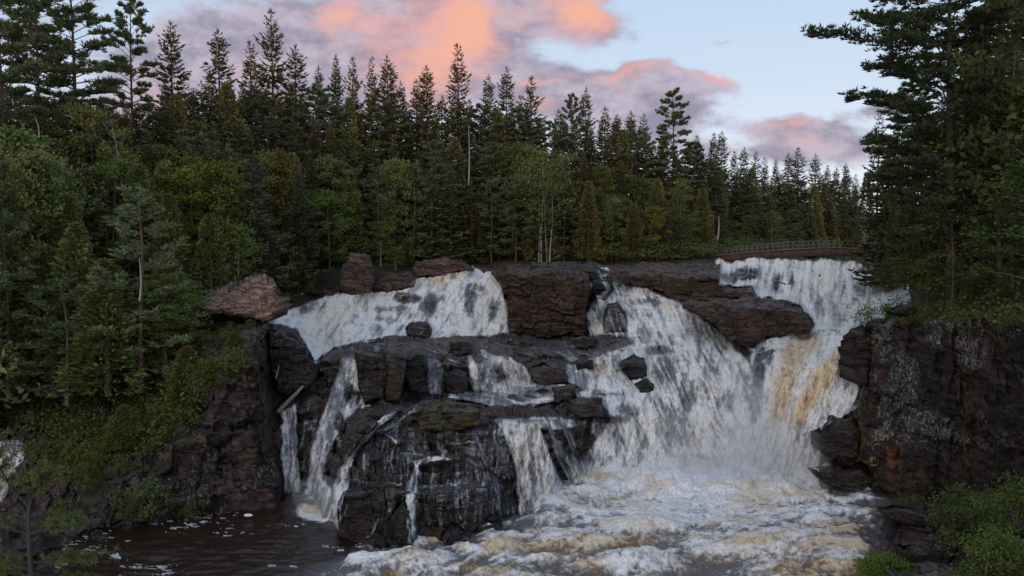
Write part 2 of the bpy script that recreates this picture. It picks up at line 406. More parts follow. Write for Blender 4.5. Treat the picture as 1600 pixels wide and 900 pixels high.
CK = np.array(sorted(COLS)); PYS = np.arange(380, 1152, 1.0)
TAB = np.array([np.interp(PYS, *_prof(COLS[k])) for k in CK])           # (ncol, nrow)
PXS = np.arange(-220, 1821, 2.0)
TABX = np.array([np.interp(PXS, CK, TAB[:, j]) for j in range(len(PYS))])     # (nrow, npx)
def _blur(a, n, axis):
    k = np.hanning(n+2)[1:-1]; k /= k.sum()
    pad = [(0, 0), (0, 0)]; pad[axis] = (n//2, n//2)
    b = np.pad(a, pad, mode='edge')
    return np.apply_along_axis(lambda v: np.convolve(v, k, 'valid'), axis, b)
TABX = _blur(TABX, 9, 1)
def bil(tab, px, py):
    fx = np.clip((px-PXS[0])/2.0, 0, len(PXS)-1.001); fy = np.clip(py-PYS[0], 0, len(PYS)-1.001)
    ix = fx.astype(int); iy = fy.astype(int); fx = fx-ix; fy = fy-iy
    return (tab[iy, ix]*(1-fx)+tab[iy, ix+1]*fx)*(1-fy)+(tab[iy+1, ix]*(1-fx)+tab[iy+1, ix+1]*fx)*fy
def D0(px, py):
    # wobble the rows so that ledges are not ruled lines
    wob = (fbm(px/38, py/60, 1.7, 3, seed=5)-.5)*16 + (fbm(px/11, py/30, 3.1, 2, seed=8)-.5)*5
    k = sstep(404, 440, py)*(1-sstep(700, 760, py)*.6)
    return bil(TABX, px, py+wob*k)

# ------------------------------------------------------------------ polygon tools
def inpoly(px, py, poly):
    r = np.zeros(px.shape, bool); n = len(poly)
    for i in range(n):
        (x1, y1), (x2, y2) = poly[i], poly[(i+1) % n]
        if y1 == y2: continue
        c = ((y1 > py) != (y2 > py)) & (px < (x2-x1)*(py-y1)/(y2-y1)+x1)
        r ^= c
    return r
def pdist(px, py, poly, closed=True):
    """distance to outline, and (for strokes) arc length at nearest point"""
    best = np.full(px.shape, 1e9); S = np.zeros(px.shape); Tt = np.zeros(px.shape); s0 = 0.0; n = len(poly)
    for i in range(n if closed else n-1):
        (x1, y1), (x2, y2) = poly[i][:2], poly[(i+1) % n][:2]
        L = math.hypot(x2-x1, y2-y1)+1e-6; ux, uy = (x2-x1)/L, (y2-y1)/L
        a = np.clip((px-x1)*ux+(py-y1)*uy, 0, L)
        dx, dy = px-x1-a*ux, py-y1-a*uy; d = np.hypot(dx, dy)
        m = d < best
        best = np.where(m, d, best); S = np.where(m, s0+a, S); Tt = np.where(m, (px-x1)*(-uy)+(py-y1)*ux, Tt)
        s0 += L
    return best, S, Tt, s0

# ------------------------------------------------------------------ rocks (each a solid of its own)
# name, outline, bulge (m), share of its height taken by the top face, depth of the top (m), colour, moss, lichen, label, category
DK = (.045, .037, .036); BR = (.060, .044, .038); PK = (.17, .098, .078); PU = (.085, .066, .070); BK = (.024, .023, .026)
ROCKS = [
 ('block_rock', [(766, 424), (800, 415), (860, 411), (900, 416), (920, 430), (923, 452), (917, 480), (914, 522), (860, 527), (797, 525), (793, 500), (790, 462), (778, 440)], 2.4, .17, 9, (.072, .048, .039), .1, .1,
  'huge square brown block of rock dividing the upper falls', 'rock'),
 ('ledge_rock', [(962, 418), (1040, 413), (1100, 411), (1126, 414), (1122, 446), (1176, 450), (1182, 466), (1120, 470), (1062, 470), (1030, 456), (990, 446)], .9, .4, 9, (.085, .056, .048), .25, 0,
  'flat reddish layered ledge along the crest between the central chute and the far right falls', 'rock'),
 ('ledge_rock', [(1062, 472), (1120, 468), (1180, 466), (1225, 469), (1252, 481), (1273, 509), (1262, 521), (1212, 526), (1170, 541), (1150, 537), (1122, 512), (1088, 490)], 1.6, .28, 6, (.080, .055, .050), .1, .1,
  'broad dark stepped rock mass tapering to a point above the brown chute', 'rock'),
 ('boulder', [(967, 567), (990, 553), (1009, 563), (1012, 588), (985, 596), (974, 580)], 1.0, .3, 1.5, BK, 0, 0, 'angular black boulder standing alone in the white central chute', 'boulder'),
 ('boulder', [(989, 600), (1010, 591), (1022, 600), (1020, 612), (1000, 613)], .7, .3, 1, BK, 0, 0, 'small black rock just below the angular boulder in the central chute', 'boulder'),
 ('ledge_rock', [(880, 632), (905, 624), (940, 622), (943, 652), (905, 655), (888, 645)], .9, .25, 2, DK, 0, 0, 'dark wedge shaped slab at the left margin of the central chute', 'rock'),
 ('ledge_rock', [(862, 606), (898, 601), (901, 622), (868, 628)], .8, .25, 2, DK, 0, 0, 'dark flat topped stone directly above the wedge shaped slab', 'rock'),
 ('boulder', [(942, 490), (950, 474), (965, 471), (978, 485), (982, 519), (944, 521)], 1.0, .25, 1.6, DK, 0, 0, 'rounded dark knob of rock under thin water right of the square block', 'boulder'),
 ('boulder', [(632, 513), (645, 502), (668, 501), (676, 515), (672, 528), (636, 527)], 1.4, .35, 2, DK, 0, 0, 'low dark boulder at the foot of the upper left falls', 'boulder'),
 ('boulder', [(420, 516), (444, 511), (463, 521), (479, 546), (488, 574), (482, 600), (450, 622), (430, 612), (424, 560)], 2.2, .12, 3, (.045, .036, .038), 0, 0, 'big smooth dark boulder left of the cream coloured plunge of water', 'boulder'),
 ('outcrop', [(308, 474), (330, 458), (352, 448), (380, 436), (412, 429), (430, 438), (436, 474), (431, 498), (400, 502), (356, 492), (318, 488)], 3.0, .1, 4, (.22, .150, .128), .0, .35, 'pale pinkish rock outcrop with vertical cracks among the trees on the left bank', 'rock'),
 ('outcrop', [(529, 455), (534, 420), (546, 396), (562, 393), (580, 402), (585, 430), (578, 457), (550, 462)], 2.4, .12, 4, (.095, .068, .062), .05, .1, 'upright rounded reddish rock beside the trees behind the upper left falls', 'rock'),
 ('outcrop', [(581, 436), (600, 428), (640, 424), (650, 436), (646, 449), (610, 456), (582, 458)], 1.4, .2, 3, (.080, .058, .052), .05, .05, 'low reddish brown rock next to the upright one at the crest of the left falls', 'rock'),
 ('outcrop', [(644, 420), (650, 405), (680, 401), (722, 407), (735, 413), (742, 421), (700, 429), (652, 434)], 1.2, .3, 4, (.085, .055, .052), .05, 0, 'long low purplish rock on the crest left of the square block', 'rock'),
 ('boulder', [(555, 553), (575, 548), (600, 551), (604, 575), (600, 622), (570, 634), (560, 600)], 1.6, .1, 2, DK, 0, 0, 'tall dark upright block right of the left cascade', 'boulder'),
 ('boulder', [(598, 552), (628, 549), (634, 565), (630, 600), (624, 628), (600, 628)], 1.3, .12, 2, DK, .25, 0, 'dark block with a green moss patch between two upright blocks', 'boulder'),
 ('boulder', [(634, 556), (650, 546), (664, 550), (668, 572), (665, 612), (640, 618), (632, 590)], 1.5, .1, 2, BK, 0, 0, 'rounded black pillar of rock right of the mossy block', 'boulder'),
 ('boulder', [(692, 582), (712, 577), (730, 581), (731, 604), (722, 616), (698, 615)], 1.1, .15, 1.6, BK, 0, 0, 'squat black boulder between two small falls below the middle terrace', 'boulder'),
 ('boulder', [(700, 536), (728, 532), (739, 536), (738, 553), (706, 556)], .9, .2, 2, DK, 0, 0, 'small cubic dark rock on the edge of the middle terrace', 'boulder'),
 ('boulder', [(893, 527), (912, 522), (931, 530), (934, 541), (912, 546), (896, 540)], .8, .3, 1.6, DK, 0, 0, 'low rounded rock on the middle terrace under the right corner of the square block', 'boulder'),
 ('boulder', [(790, 535), (812, 529), (832, 533), (830, 543), (800, 546)], .8, .25, 2, DK, 0, 0, 'low dark slab on the middle terrace under the middle of the square block', 'boulder'),
 ('boulder', [(898, 566), (912, 560), (928, 563), (926, 577), (902, 578)], .7, .2, 1.5, BK, 0, 0, 'small black rock upstream of the amber standing wave in the middle', 'boulder'),
 ('ledge_rock', [(826, 580), (850, 574), (884, 580), (886, 600), (850, 602), (834, 592)], 1.0, .2, 3, DK, 0, 0, 'dark squared ledge below the middle terrace right of the fan shaped fall', 'rock'),
 ('ledge_rock', [(650, 640), (700, 622), (740, 628), (764, 640), (767, 652), (740, 664), (700, 672), (655, 668)], 1.3, .4, 3.5, (.060, .046, .034), .35, .1, 'broad mossy brown slab in the middle of the lower rock mass', 'rock'),
 ('ledge_rock', [(540, 668), (562, 655), (586, 650), (589, 664), (560, 690), (545, 715), (538, 700)], 1.2, .3, 2, (.05, .04, .04), .1, 0, 'humped dark slab between the two strands of the left cascade', 'rock'),
 ('boulder', [(526, 790), (535, 768), (560, 762), (600, 765), (606, 790), (600, 846), (560, 852), (530, 838)], 1.3, .12, 2, (.046, .037, .036), 0, 0, 'square block with a reddish top at the lower left foot of the rock mass', 'boulder'),
 ('boulder', [(580, 850), (600, 810), (632, 778), (640, 800), (645, 850)], 1.4, .3, 3, BK, 0, 0, 'leaning dark slab beside the square block at the foot of the rock mass', 'boulder'),
 ('boulder', [(690, 846), (700, 825), (716, 818), (730, 830), (728, 852), (700, 856)], 1.2, .2, 1.5, BK, 0, 0, 'small black arched rock at the water below the centre of the rock mass', 'boulder'),
 ('boulder', [(738, 834), (750, 822), (778, 818), (788, 826), (770, 840), (745, 846)], 1.0, .3, 1.5, BK, 0, 0, 'low black rock washed by the brown waves at the right foot of the rock mass', 'boulder'),
 ('boulder', [(1282, 672), (1296, 654), (1332, 652), (1344, 668), (1340, 712), (1300, 722), (1284, 708)], 1.8, .15, 2, (.038, .030, .028), 0, 0, 'dark rounded buttress between the brown chute and the right cliff', 'boulder'),
 ('boulder', [(1276, 738), (1300, 726), (1345, 722), (1366, 745), (1360, 772), (1320, 776), (1284, 756)], 2.0, .35, 3, (.05, .04, .038), 0, .1, 'sloping grey rock at the foot of the right cliff beside the foam', 'boulder'),
 ('boulder', [(1322, 545), (1328, 514), (1348, 509), (1360, 525), (1356, 600), (1336, 600), (1330, 570)], 1.6, .1, 2, (.036, .028, .026), .05, .05, 'black squared rock jutting from the cliff over the head of the brown chute', 'boulder'),
 ('boulder', [(1392, 484), (1404, 476), (1428, 474), (1436, 488), (1420, 494), (1395, 492)], .8, .3, 2, DK, .1, 0, 'small dark rock on the rim of the right cliff beside the shrub', 'boulder'),
 ('boulder', [(60, 612), (74, 576), (100, 572), (107, 590), (103, 618), (84, 627), (62, 624)], 1.6, .08, 2, (.17, .105, .09), 0, .2, 'pinkish pointed boulder among the undergrowth at the far left', 'boulder'),
 ('boulder', [(28, 660), (34, 643), (50, 637), (58, 645), (56, 660)], 1.2, .15, 1.5, (.13, .08, .068), 0, .1, 'small pinkish rock below the pointed boulder at the far left', 'boulder'),
 ('boulder', [(30, 612), (34, 600), (56, 598), (60, 610), (52, 617)], 1.0, .15, 1.5, (.15, .11, .10), 0, .1, 'flat pale rock left of the pointed boulder at the far left', 'boulder'),
 ('boulder', [(110, 850), (130, 832), (165, 826), (180, 842), (178, 856), (130, 860)], 1.0, .3, 1.5, (.05, .045, .045), .1, .1, 'low grey rock at the water below the slope on the left', 'boulder'),
 ('boulder', [(182, 832), (205, 826), (222, 832), (219, 842), (186, 844)], .9, .3, 1, DK, 0, 0, 'small dark rock awash under the leafy shrub on the left', 'boulder'),
 ('boulder', [(238, 828), (262, 822), (284, 825), (284, 834), (242, 838)], .8, .3, 1, DK, 0, .1, 'small flat rock awash at the foot of the left cliff', 'boulder'),
 ('boulder', [(1318, 800), (1345, 788), (1392, 796), (1400, 812), (1362, 816), (1330, 812)], .8, .45, 2, BK, 0, 0, 'low black wave washed rock off the foot of the right cliff', 'boulder'),
 ('boulder', [(1376, 800), (1400, 786), (1440, 790), (1470, 816), (1440, 826), (1392, 818)], .9, .5, 2.5, DK, 0, .1, 'grey sloping slab on the shore below the right cliff', 'boulder'),
 ('boulder', [(1410, 862), (1432, 845), (1470, 842), (1490, 860), (1480, 880), (1420, 884)], .6, .5, 1.2, DK, .1, .2, 'angular grey shore rock beside the bright green bush', 'boulder'),
 ('boulder', [(1395, 905), (1410, 888), (1460, 880), (1500, 890), (1510, 915), (1440, 925)], .6, .5, 1.2, PU, 0, .2, 'flat cracked shore slab at the bottom edge near the bright green bush', 'boulder'),
 ('boulder', [(846, 420), (870, 409), (905, 410), (930, 414), (952, 424), (958, 440), (940, 446), (905, 432), (866, 428)], 1.0, .5, 5, DK, 0, 0, 'wet black rock on the crest on top of the right end of the square block', 'boulder'),
 ('boulder', [(926, 438), (950, 430), (960, 452), (944, 470), (928, 466)], .9, .25, 2, BK, 0, 0, 'wet black rock with thin water right beside the square block', 'boulder'),
]
def warp(px, py, amp=5, sc_=22, seed=0):
    return (px+(fbm(px/sc_, py/sc_, .5, 3, seed=seed+3)-.5)*2*amp, py+(fbm(px/sc_, py/sc_, 7.5, 3, seed=seed+9)-.5)*2*amp)
def rock_front(i, px, py):
    """distance of rock i's front at (px,py), inf outside its outline"""
    poly = ROCKS[i][1]; b, tf, td = ROCKS[i][2:5]
    xs = [p[0] for p in poly]; ys = [p[1] for p in poly]
    out = np.full(px.shape, np.inf)
    m = (px > min(xs)-8) & (px < max(xs)+8) & (py > min(ys)-8) & (py < max(ys)+8)
    if not m.any(): return out
    x, y = warp(px[m], py[m], 2.5, 12, i*5)
    ins = inpoly(x, y, poly)
    # top and bottom of the outline per column
    cols = np.arange(min(xs), max(xs)+1)
    top = np.full(cols.shape, np.nan); bot = top.copy(); n = len(poly)
    for k in range(n):
        (x1, y1), (x2, y2) = poly[k], poly[(k+1) % n]
        if x1 == x2: continue
        if x1 > x2: x1, y1, x2, y2 = x2, y2, x1, y1
        s = (cols >= x1) & (cols <= x2); yv = y1+(cols-x1)/(x2-x1)*(y2-y1)
        top = np.where(s, np.fmin(top, yv), top); bot = np.where(s, np.fmax(bot, yv), bot)
    tp = np.interp(x, cols, top); bt = np.interp(x, cols, bot)
    tt = np.clip((y-tp)/np.maximum(bt-tp, 2), 0, 1)
    e, _, _, _ = pdist(x, y, poly)
    w_ = (max(xs)-min(xs)); rr = min(w_, max(ys)-min(ys))*.13
    rnd = 1-np.clip(e/rr, 0, 1); rnd = 1-np.sqrt(np.clip(1-rnd*rnd, 0, 1))
    yb = max(ys); xb = .5*(min(xs)+max(xs))
    base = float(bil(TABX, np.array([xb]), np.array([yb-2.0]))[0])-b
    # row-based lean: the front follows a slight batter
    d = base + (1-tt)*.6*b + rnd*.25*b + td*(1-sstep(0, tf, tt))*(.9-.0*tt)
    tilt = (_hash(np.array([i]), np.array([3]), np.array([1]))[0]-.5)*2
    d = d + tilt*.9*b*((x-xb)/w_)
    out[m] = np.where(ins, d, np.inf)
    return out

# ------------------------------------------------------------------ water: outlines with the direction the water runs
# (outline, flow dx, dy, strength, softness px)
WP = [
 ([(535, 690), (600, 655), (660, 672), (780, 665), (806, 740), (806, 812), (700, 830), (560, 830), (535, 770)], 0, 1, .36, 8),
 ([(486, 560), (560, 556), (740, 556), (735, 615), (620, 634), (480, 650)], 0, 1, .27, 8),
 ([(500, 540), (700, 528), (980, 526), (980, 556), (700, 560), (505, 566)], .9, .3, .36, 5),
 ([(470, 650), (540, 640), (535, 720), (500, 790), (470, 760)], -.2, 1, .40, 8),
 ([(560, 560), (600, 600), (620, 640), (700, 640), (640, 600), (640, 556)], .1, 1, .30, 6),
 ([(966, 416), (1120, 412), (1122, 445), (1000, 446)], .7, .7, .12, 5),
 ([(413, 497), (440, 487), (470, 474), (520, 460), (560, 457), (600, 450), (640, 438), (660, 432), (700, 426), (745, 417), (768, 421), (778, 434), (790, 470), (797, 522), (760, 526), (680, 529), (640, 527), (600, 529), (560, 535), (522, 543), (500, 560), (489, 572), (482, 548), (462, 514), (440, 507), (416, 507)], -.55, .85, 1.18, 5),
 ([(930, 413), (950, 416), (958, 432), (985, 446), (1010, 449), (1035, 461), (1068, 474), (1095, 496), (1120, 515), (1147, 540), (1172, 566), (1190, 600), (1200, 650), (1210, 752), (1080, 752), (1000, 740), (940, 748), (903, 745), (905, 720), (950, 655), (942, 620), (900, 618), (925, 590), (960, 560), (985, 535), (975, 527), (920, 524), (915, 490), (928, 466), (945, 452), (935, 436)], .42, .9, .98, 6),
 ([(1182, 536), (1200, 526), (1262, 520), (1330, 513), (1332, 560), (1342, 605), (1333, 640), (1292, 670), (1280, 720), (1282, 765), (1180, 765), (1185, 650), (1178, 600), (1172, 560)], -.3, .95, 1.05, 5),
 ([(1116, 406), (1200, 405), (1330, 407), (1390, 415), (1412, 440), (1424, 462), (1412, 488), (1356, 503), (1336, 520), (1265, 520), (1274, 507), (1250, 480), (1225, 468), (1184, 466), (1176, 449), (1122, 446)], -.12, .99, .9, 4),
 ([(1172, 545), (1212, 528), (1262, 521), (1274, 508), (1340, 503), (1335, 525), (1240, 540), (1185, 560)], -.9, .3, .9, 4),
 ([(731, 556), (752, 544), (772, 552), (800, 558), (826, 578), (836, 598), (800, 610), (760, 614), (738, 612), (733, 590)], .25, .95, .78, 4),
 ([(666, 558), (686, 560), (694, 578), (690, 614), (668, 616)], .1, 1, .62, 3),
 ([(700, 612), (760, 608), (836, 597), (890, 600), (905, 612), (960, 606), (950, 640), (905, 624), (868, 628), (830, 634), (766, 638), (740, 628), (700, 624)], .9, .12, .72, 4),
 ([(885, 570), (930, 556), (980, 540), (990, 556), (966, 568), (975, 598), (940, 622), (900, 605), (888, 600), (884, 580)], .3, .9, .8, 4),
 ([(860, 545), (900, 548), (980, 535), (980, 548), (930, 556), (890, 566)], .9, .25, .55, 4),
 ([(537, 554), (560, 558), (566, 580), (575, 618), (583, 640), (562, 642), (542, 652), (520, 700), (505, 745), (520, 765), (512, 815), (460, 820), (454, 792), (478, 760), (484, 700), (502, 650), (520, 600)], -.28, .95, .80, 6),
 ([(438, 640), (464, 628), (465, 700), (470, 772), (444, 772), (440, 700)], 0, 1, .8, 3),
 ([(452, 775), (500, 768), (526, 775), (530, 812), (505, 834), (468, 830), (454, 815)], -.7, .5, .75, 6),
 ([(782, 655), (830, 660), (846, 672), (856, 700), (880, 760), (895, 780), (880, 800), (812, 812), (806, 740), (790, 690)], .12, 1, .95, 4),
 ([(735, 668), (790, 664), (802, 740), (806, 808), (770, 818), (705, 812), (700, 780), (728, 720)], 0, 1, .44, 5),
 ([(903, 655), (950, 652), (1000, 650), (1060, 655), (1060, 742), (903, 745)], .05, 1, .58, 8),
 ([(766, 655), (850, 650), (900, 655), (905, 668), (850, 672), (780, 668)], .9, .1, .7, 3),
 ([(893, 418), (940, 413), (952, 425), (935, 444), (925, 462), (912, 470), (905, 440)], .5, .8, .50, 3),
 ([(-60, 684), (-10, 690), (24, 684), (40, 692), (36, 712), (26, 735), (18, 748), (10, 776), (0, 792), (-20, 800), (-60, 806)], -.3, 1, .80, 4),
 ([(410, 488), (445, 480), (452, 500), (436, 510), (414, 506)], 0, 1, .65, 3),
]
# strokes: ((x, y, half width)...), strength
WS = [
 ([(618, 642, 5), (592, 662, 7), (563, 690, 8), (546, 715, 10), (533, 760, 14), (520, 812, 18)], .98),
 ([(648, 640, 4), (632, 652, 6), (612, 664, 7), (592, 672, 7)], .6),
 ([(704, 717, 3), (670, 716, 5), (652, 724, 7), (646, 760, 10), (642, 800, 11), (642, 842, 13)], .85),
 ([(690, 692, 6), (694, 704, 9), (692, 714, 6)], .6),
 ([(856, 655, 6), (866, 690, 7), (882, 715, 9), (896, 745, 12)], .75),
 ([(878, 655, 6), (892, 690, 8), (905, 740, 10)], .72),
 ([(566, 848, 4), (580, 834, 5), (592, 812, 4), (604, 796, 3)], .5),
 ([(520, 612, 3), (515, 650, 4), (506, 700, 4), (498, 740, 5)], .45),
 ([(606, 730, 1.5), (604, 752, 1.5), (606, 765, 1.5)], .6), ([(618, 728, 1.5), (620, 765, 1.5)], .5), ([(590, 730, 1.2), (588, 760, 1.4)], .5),
 ([(720, 745, 2), (716, 780, 2), (718, 812, 2)], .6), ([(732, 752, 2), (728, 800, 2), (726, 820, 2)], .5), ([(700, 750, 1.5), (697, 790, 1.5), (696, 815, 1.5)], .5),
 ([(752, 755, 1.5), (760, 790, 2), (764, 812, 2)], .5), ([(546, 780, 1.5), (540, 812, 1.8), (538, 838, 2)], .45), ([(562, 552, 1), (557, 575, 1), (556, 590, 1)], .6),
 ([(630, 700, 1.5), (628, 730, 1.5), (626, 742, 1.5)], .55), ([(716, 820, 3), (728, 828, 3), (730, 850, 3)], .5), ([(706, 824, 3), (698, 838, 3), (690, 850, 3)], .5),
 ([(740, 838, 4), (752, 822, 4), (775, 815, 4)], .5),
 ([(1338, 636, 5), (1312, 650, 6), (1288, 668, 7), (1275, 700, 9), (1275, 740, 10)], .55),
 ([(1280, 745, 8), (1268, 760, 10)], .6),
 ([(700, 560, 2), (715, 566, 3), (726, 572, 2)], .5), ([(880, 540, 2), (860, 536, 3), (845, 530, 2)], .35), ([(600, 630, 2), (630, 634, 3), (690, 628, 3)], .35),
 ([(742, 672, 3), (752, 700, 5), (758, 735, 6), (752, 770, 5)], .62), ([(770, 668, 3), (778, 710, 5), (776, 760, 6), (782, 806, 7)], .6), ([(655, 728, 2), (662, 770, 2.5), (668, 820, 3)], .5), ([(680, 722, 2), (686, 770, 2), (684, 810, 2)], .42), ([(612, 560, 1.5), (616, 590, 2), (622, 626, 3)], .35), ([(575, 790, 1.5), (578, 815, 2)], .4), ([(640, 560, 1.5), (636, 590, 2), (632, 618, 3)], .45), ([(700, 625, 4), (650, 634, 5), (622, 640, 5)], .45), ([(512, 560, 3), (496, 590, 4), (490, 640, 4), (484, 690, 5)], .35), ([(690, 556, 2), (720, 560, 2), (735, 556, 2)], .35), ([(905, 660, 5), (915, 700, 7), (925, 742, 8)], .5), ([(556, 752, 3), (590, 758, 4), (625, 756, 3)], .5), ([(628, 708, 3), (665, 712, 4), (705, 706, 3)], .5), ([(640, 762, 3), (700, 758, 4), (760, 754, 4), (800, 760, 3)], .55), ([(700, 694, 3), (745, 690, 4), (795, 694, 3)], .5), ([(600, 676, 2), (618, 690, 3), (612, 720, 3), (618, 752, 3)], .5), ([(480, 560, 3), (500, 556, 4), (530, 552, 4)], .4), ([(452, 600, 3), (446, 625, 4)], .25), ([(433, 600, .7), (434, 588, .7)], .8),
]
# places where rock breaks through the water: x, y, rx, ry, amount
WH = [(635, 466, 22, 8, .75), (628, 484, 18, 7, .5), (606, 500, 18, 7, .5), (588, 516, 12, 10, .5), (672, 476, 13, 19, .62), (735, 470, 10, 25, .68), (742, 448, 14, 8, .55), (770, 482, 9, 20, .5), (640, 490, 10, 10, .4), (600, 484, 22, 5, .4), (555, 500, 12, 9, .3),
      (692, 466, 3, 8, .3), (788, 505, 8, 18, .35), (475, 482, 9, 8, .4), (458, 490, 6, 6, .3), (1040, 575, 14, 20, .42), (1075, 620, 12, 30, .35), (1030, 548, 20, 7, .5), (1000, 470, 14, 6, .3), (1022, 472, 10, 6, .3), (918, 700, 9, 36, .42), (1050, 690, 10, 40, .3), (1000, 690, 8, 30, .28), (965, 690, 6, 30, .25), (975, 640, 14, 6, .3),
      (1186, 578, 8, 34, .7), (1196, 555, 12, 14, .5), (1160, 428, 24, 9, .6), (1140, 434, 16, 8, .5), (1215, 442, 8, 15, .42), (1240, 440, 7, 12, .35), (1310, 440, 6, 12, .3), (1280, 470, 6, 14, .25), (1345, 450, 9, 12, .22), (1330, 478, 7, 12, .22),
      (930, 575, 10, 6, .2), (780, 585, 12, 14, .38), (752, 590, 8, 12, .25), (745, 558, 8, 8, .4), (1205, 548, 18, 4, .4), (548, 615, 8, 14, .45), (530, 660, 8, 16, .4), (560, 622, 5, 9, .35), (548, 690, 5, 14, .3), (945, 615, 20, 4, .3), (960, 655, 20, 6, .4), (815, 622, 22, 5, .4), (850, 612, 12, 4, .4), (918, 545, 10, 6, .3)]
# tannin brown water: x, y, rx, ry, rotation, amount
WB = [(690, 436, 34, 7, -8, .95), (710, 430, 25, 5, -8, .7), (520, 492, 36, 22, -20, .5), (560, 480, 50, 16, -15, .35), (515, 530, 22, 20, 0, .35), (1230, 592, 20, 50, 14, .3), (1212, 640, 12, 34, 5, .55), (1236, 536, 20, 10, 0, .4),
      (1045, 476, 12, 9, 0, .8), (1010, 452, 26, 6, 0, .4), (935, 575, 18, 12, 0, .6), (800, 580, 18, 16, 0, .35), (835, 672, 8, 10, 0, .6), (764, 555, 6, 8, 0, .5), (1150, 580, 14, 30, 0, .18), (1100, 590, 20, 30, 0, .15), (1285, 430, 16, 14, 0, .3), (8, 740, 10, 30, 0, .6), (985, 480, 12, 10, 0, .25), (820, 700, 14, 24, 0, .22), (1120, 700, 60, 30, 0, .22), (1230, 720, 50, 20, 0, .35)]
def water_eval(px, py):
    """amount of water, brownness, streak value"""
    x, y = warp(px, py, 4, 16, 40)
    Wt = np.zeros(px.shape); ST = np.full(px.shape, .5); wsum = np.zeros(px.shape)+1e-3; STs = np.zeros(px.shape)+5e-4
    for k, (poly, fx, fy, s_, soft) in enumerate(WP):
        xs = [p[0] for p in poly]; ys = [p[1] for p in poly]
        m = (px > min(xs)-20) & (px < max(xs)+20) & (py > min(ys)-20) & (py < max(ys)+20)
        if not m.any(): continue
        xm, ym = x[m], y[m]
        d, _, _, _ = pdist(xm, ym, poly); ins = inpoly(xm, ym, poly)
        sd = np.where(ins, d, -d)
        w_ = s_*sstep(-soft, soft, sd)
        L = math.hypot(fx, fy); ux, uy = fx/L, fy/L
        a = px[m]*ux+py[m]*uy; b = -px[m]*uy+py[m]*ux
        q = (fbm(b/30, a/60, k, 2, seed=70)-.5)*14
        sn = .58*fbm((b+q)/4.0, a/42, k*3.3, 5, .66, seed=50)+.42*fbm((b+q)/13, a/30, k*1.3, 4, .55, seed=60)
        W2 = np.zeros(px.shape); W2[m] = w_
        Wt = np.maximum(Wt, W2); STs[m] += sn*w_; wsum[m] += w_
    for k, (pts, s_) in enumerate(WS):
        xs = [p[0] for p in pts]; ys = [p[1] for p in pts]
        m = (px > min(xs)-30) & (px < max(xs)+30) & (py > min(ys)-30) & (py < max(ys)+30)
        if not m.any(): continue
        d, S, Tt, tot = pdist(x[m], y[m], pts, False)
        ss = np.cumsum([0]+[math.hypot(b[0]-a[0], b[1]-a[1]) for a, b in zip(pts[:-1], pts[1:])])
        hw = np.interp(S, ss, [p[2] for p in pts])
        w_ = s_*(1-sstep(.15, 1.75, d/hw))
        sn = .6*fbm(Tt/4+k*7, S/30, k*2.1, 4, .6, seed=51)+.4*fbm(Tt/9+k*3, S/22, k*1.7, 3, seed=61)
        w_ = w_*(.55+.9*fbm(Tt/5+k*3, S/18, k*4.4, 3, seed=66)); sn = .5+(sn-.5)*1.5
        W2 = np.zeros(px.shape); W2[m] = w_
        Wt = np.maximum(Wt, W2); STs[m] += sn*w_; wsum[m] += w_
    ST = STs/wsum
    hole = np.zeros(px.shape)
    for (hx, hy, rx, ry, am) in WH:
        r = ((x-hx)/rx)**2+((y-hy)/ry)**2
        hole = np.maximum(hole, am*np.exp(-r*r*.7))
    xb, yb = warp(px, py, 9, 18, 90)
    br = np.zeros(px.shape)
    for (bx, by, rx, ry, ro, am) in WB:
        c, s_ = math.cos(R(ro)), math.sin(R(ro)); dx, dy = xb-bx, yb-by
        a = (dx*c+dy*s_)/rx; b = (-dx*s_+dy*c)/ry
        br = np.maximum(br, am*np.exp(-(a*a+b*b)))
    return Wt, hole, br, ST

# ------------------------------------------------------------------ rock surface detail
def rock_disp(X, Y, Z, amp=1.0, big=0.0):
    wx = (fbm(X/2.5, Y/2.5, Z/2.5, 3, seed=1)-.5)*1.1; wz = (fbm(X/2.2+9, Y/2.2, Z/2.2, 3, seed=2)-.5)*.5
    f1, f2, A, B, Cc, dx, dy, dz_ = worley((X+wx)/2.3, Y/3.0, (Z+wz+.12*X)/1.15, seed=11)
    d = (A-.35)*1.0 + (B-.5)*.8*dx + (Cc-.5)*.7*dz_ - .10*np.exp(-((f2-f1)/.05)**2)
    h1, h2, A3, B3, C3, gx, gy, gz = worley((X+wx*1.6)/4.6, (Y+wz)/9.0, (Z+wz*1.6+.15*X)/2.5, seed=17)
    d = d+big*((A3-.5)*1.5+(B3-.5)*.8*gx+(C3-.5)*.6*gz)
    g1, g2, A2, B2, C2, ex, ey, ez = worley((X+wx*.6)/.72, Y/1.0, (Z+wz)/.34, seed=23)
    d = d + (A2-.4)*.26 + (B2-.5)*.25*ex - .035*np.exp(-((g2-g1)/.06)**2)
    lay = fbm(X/5, Y/5, (Z+.1*X)/.20+.6*wx, 3, .6, seed=31)
    d = d + (lay-.5)*.42 + (fbm(X/.35, Y/.35, Z/.3, 4, .6, seed=37)-.5)*.16
    return d*amp
def saw(X, Y, Z, h, seed):
    """risers and treads: how far the surface stands out at this height of its step"""
    f1, f2, A, B, C_, dx, dy, d3 = worley((X+(fbm(X/2, Z/2, Y/4, 2, seed=seed+1)-.5)*3)/(h*2.6), Y/12, Z*0+.5, seed=seed)
    n = A+.5*(fbm(X/(h*2), Y/6, Z/3, 3, seed=seed+2)-.5)
    fr = (Z/h+n) % 1.0
    return (fr-.5)*h
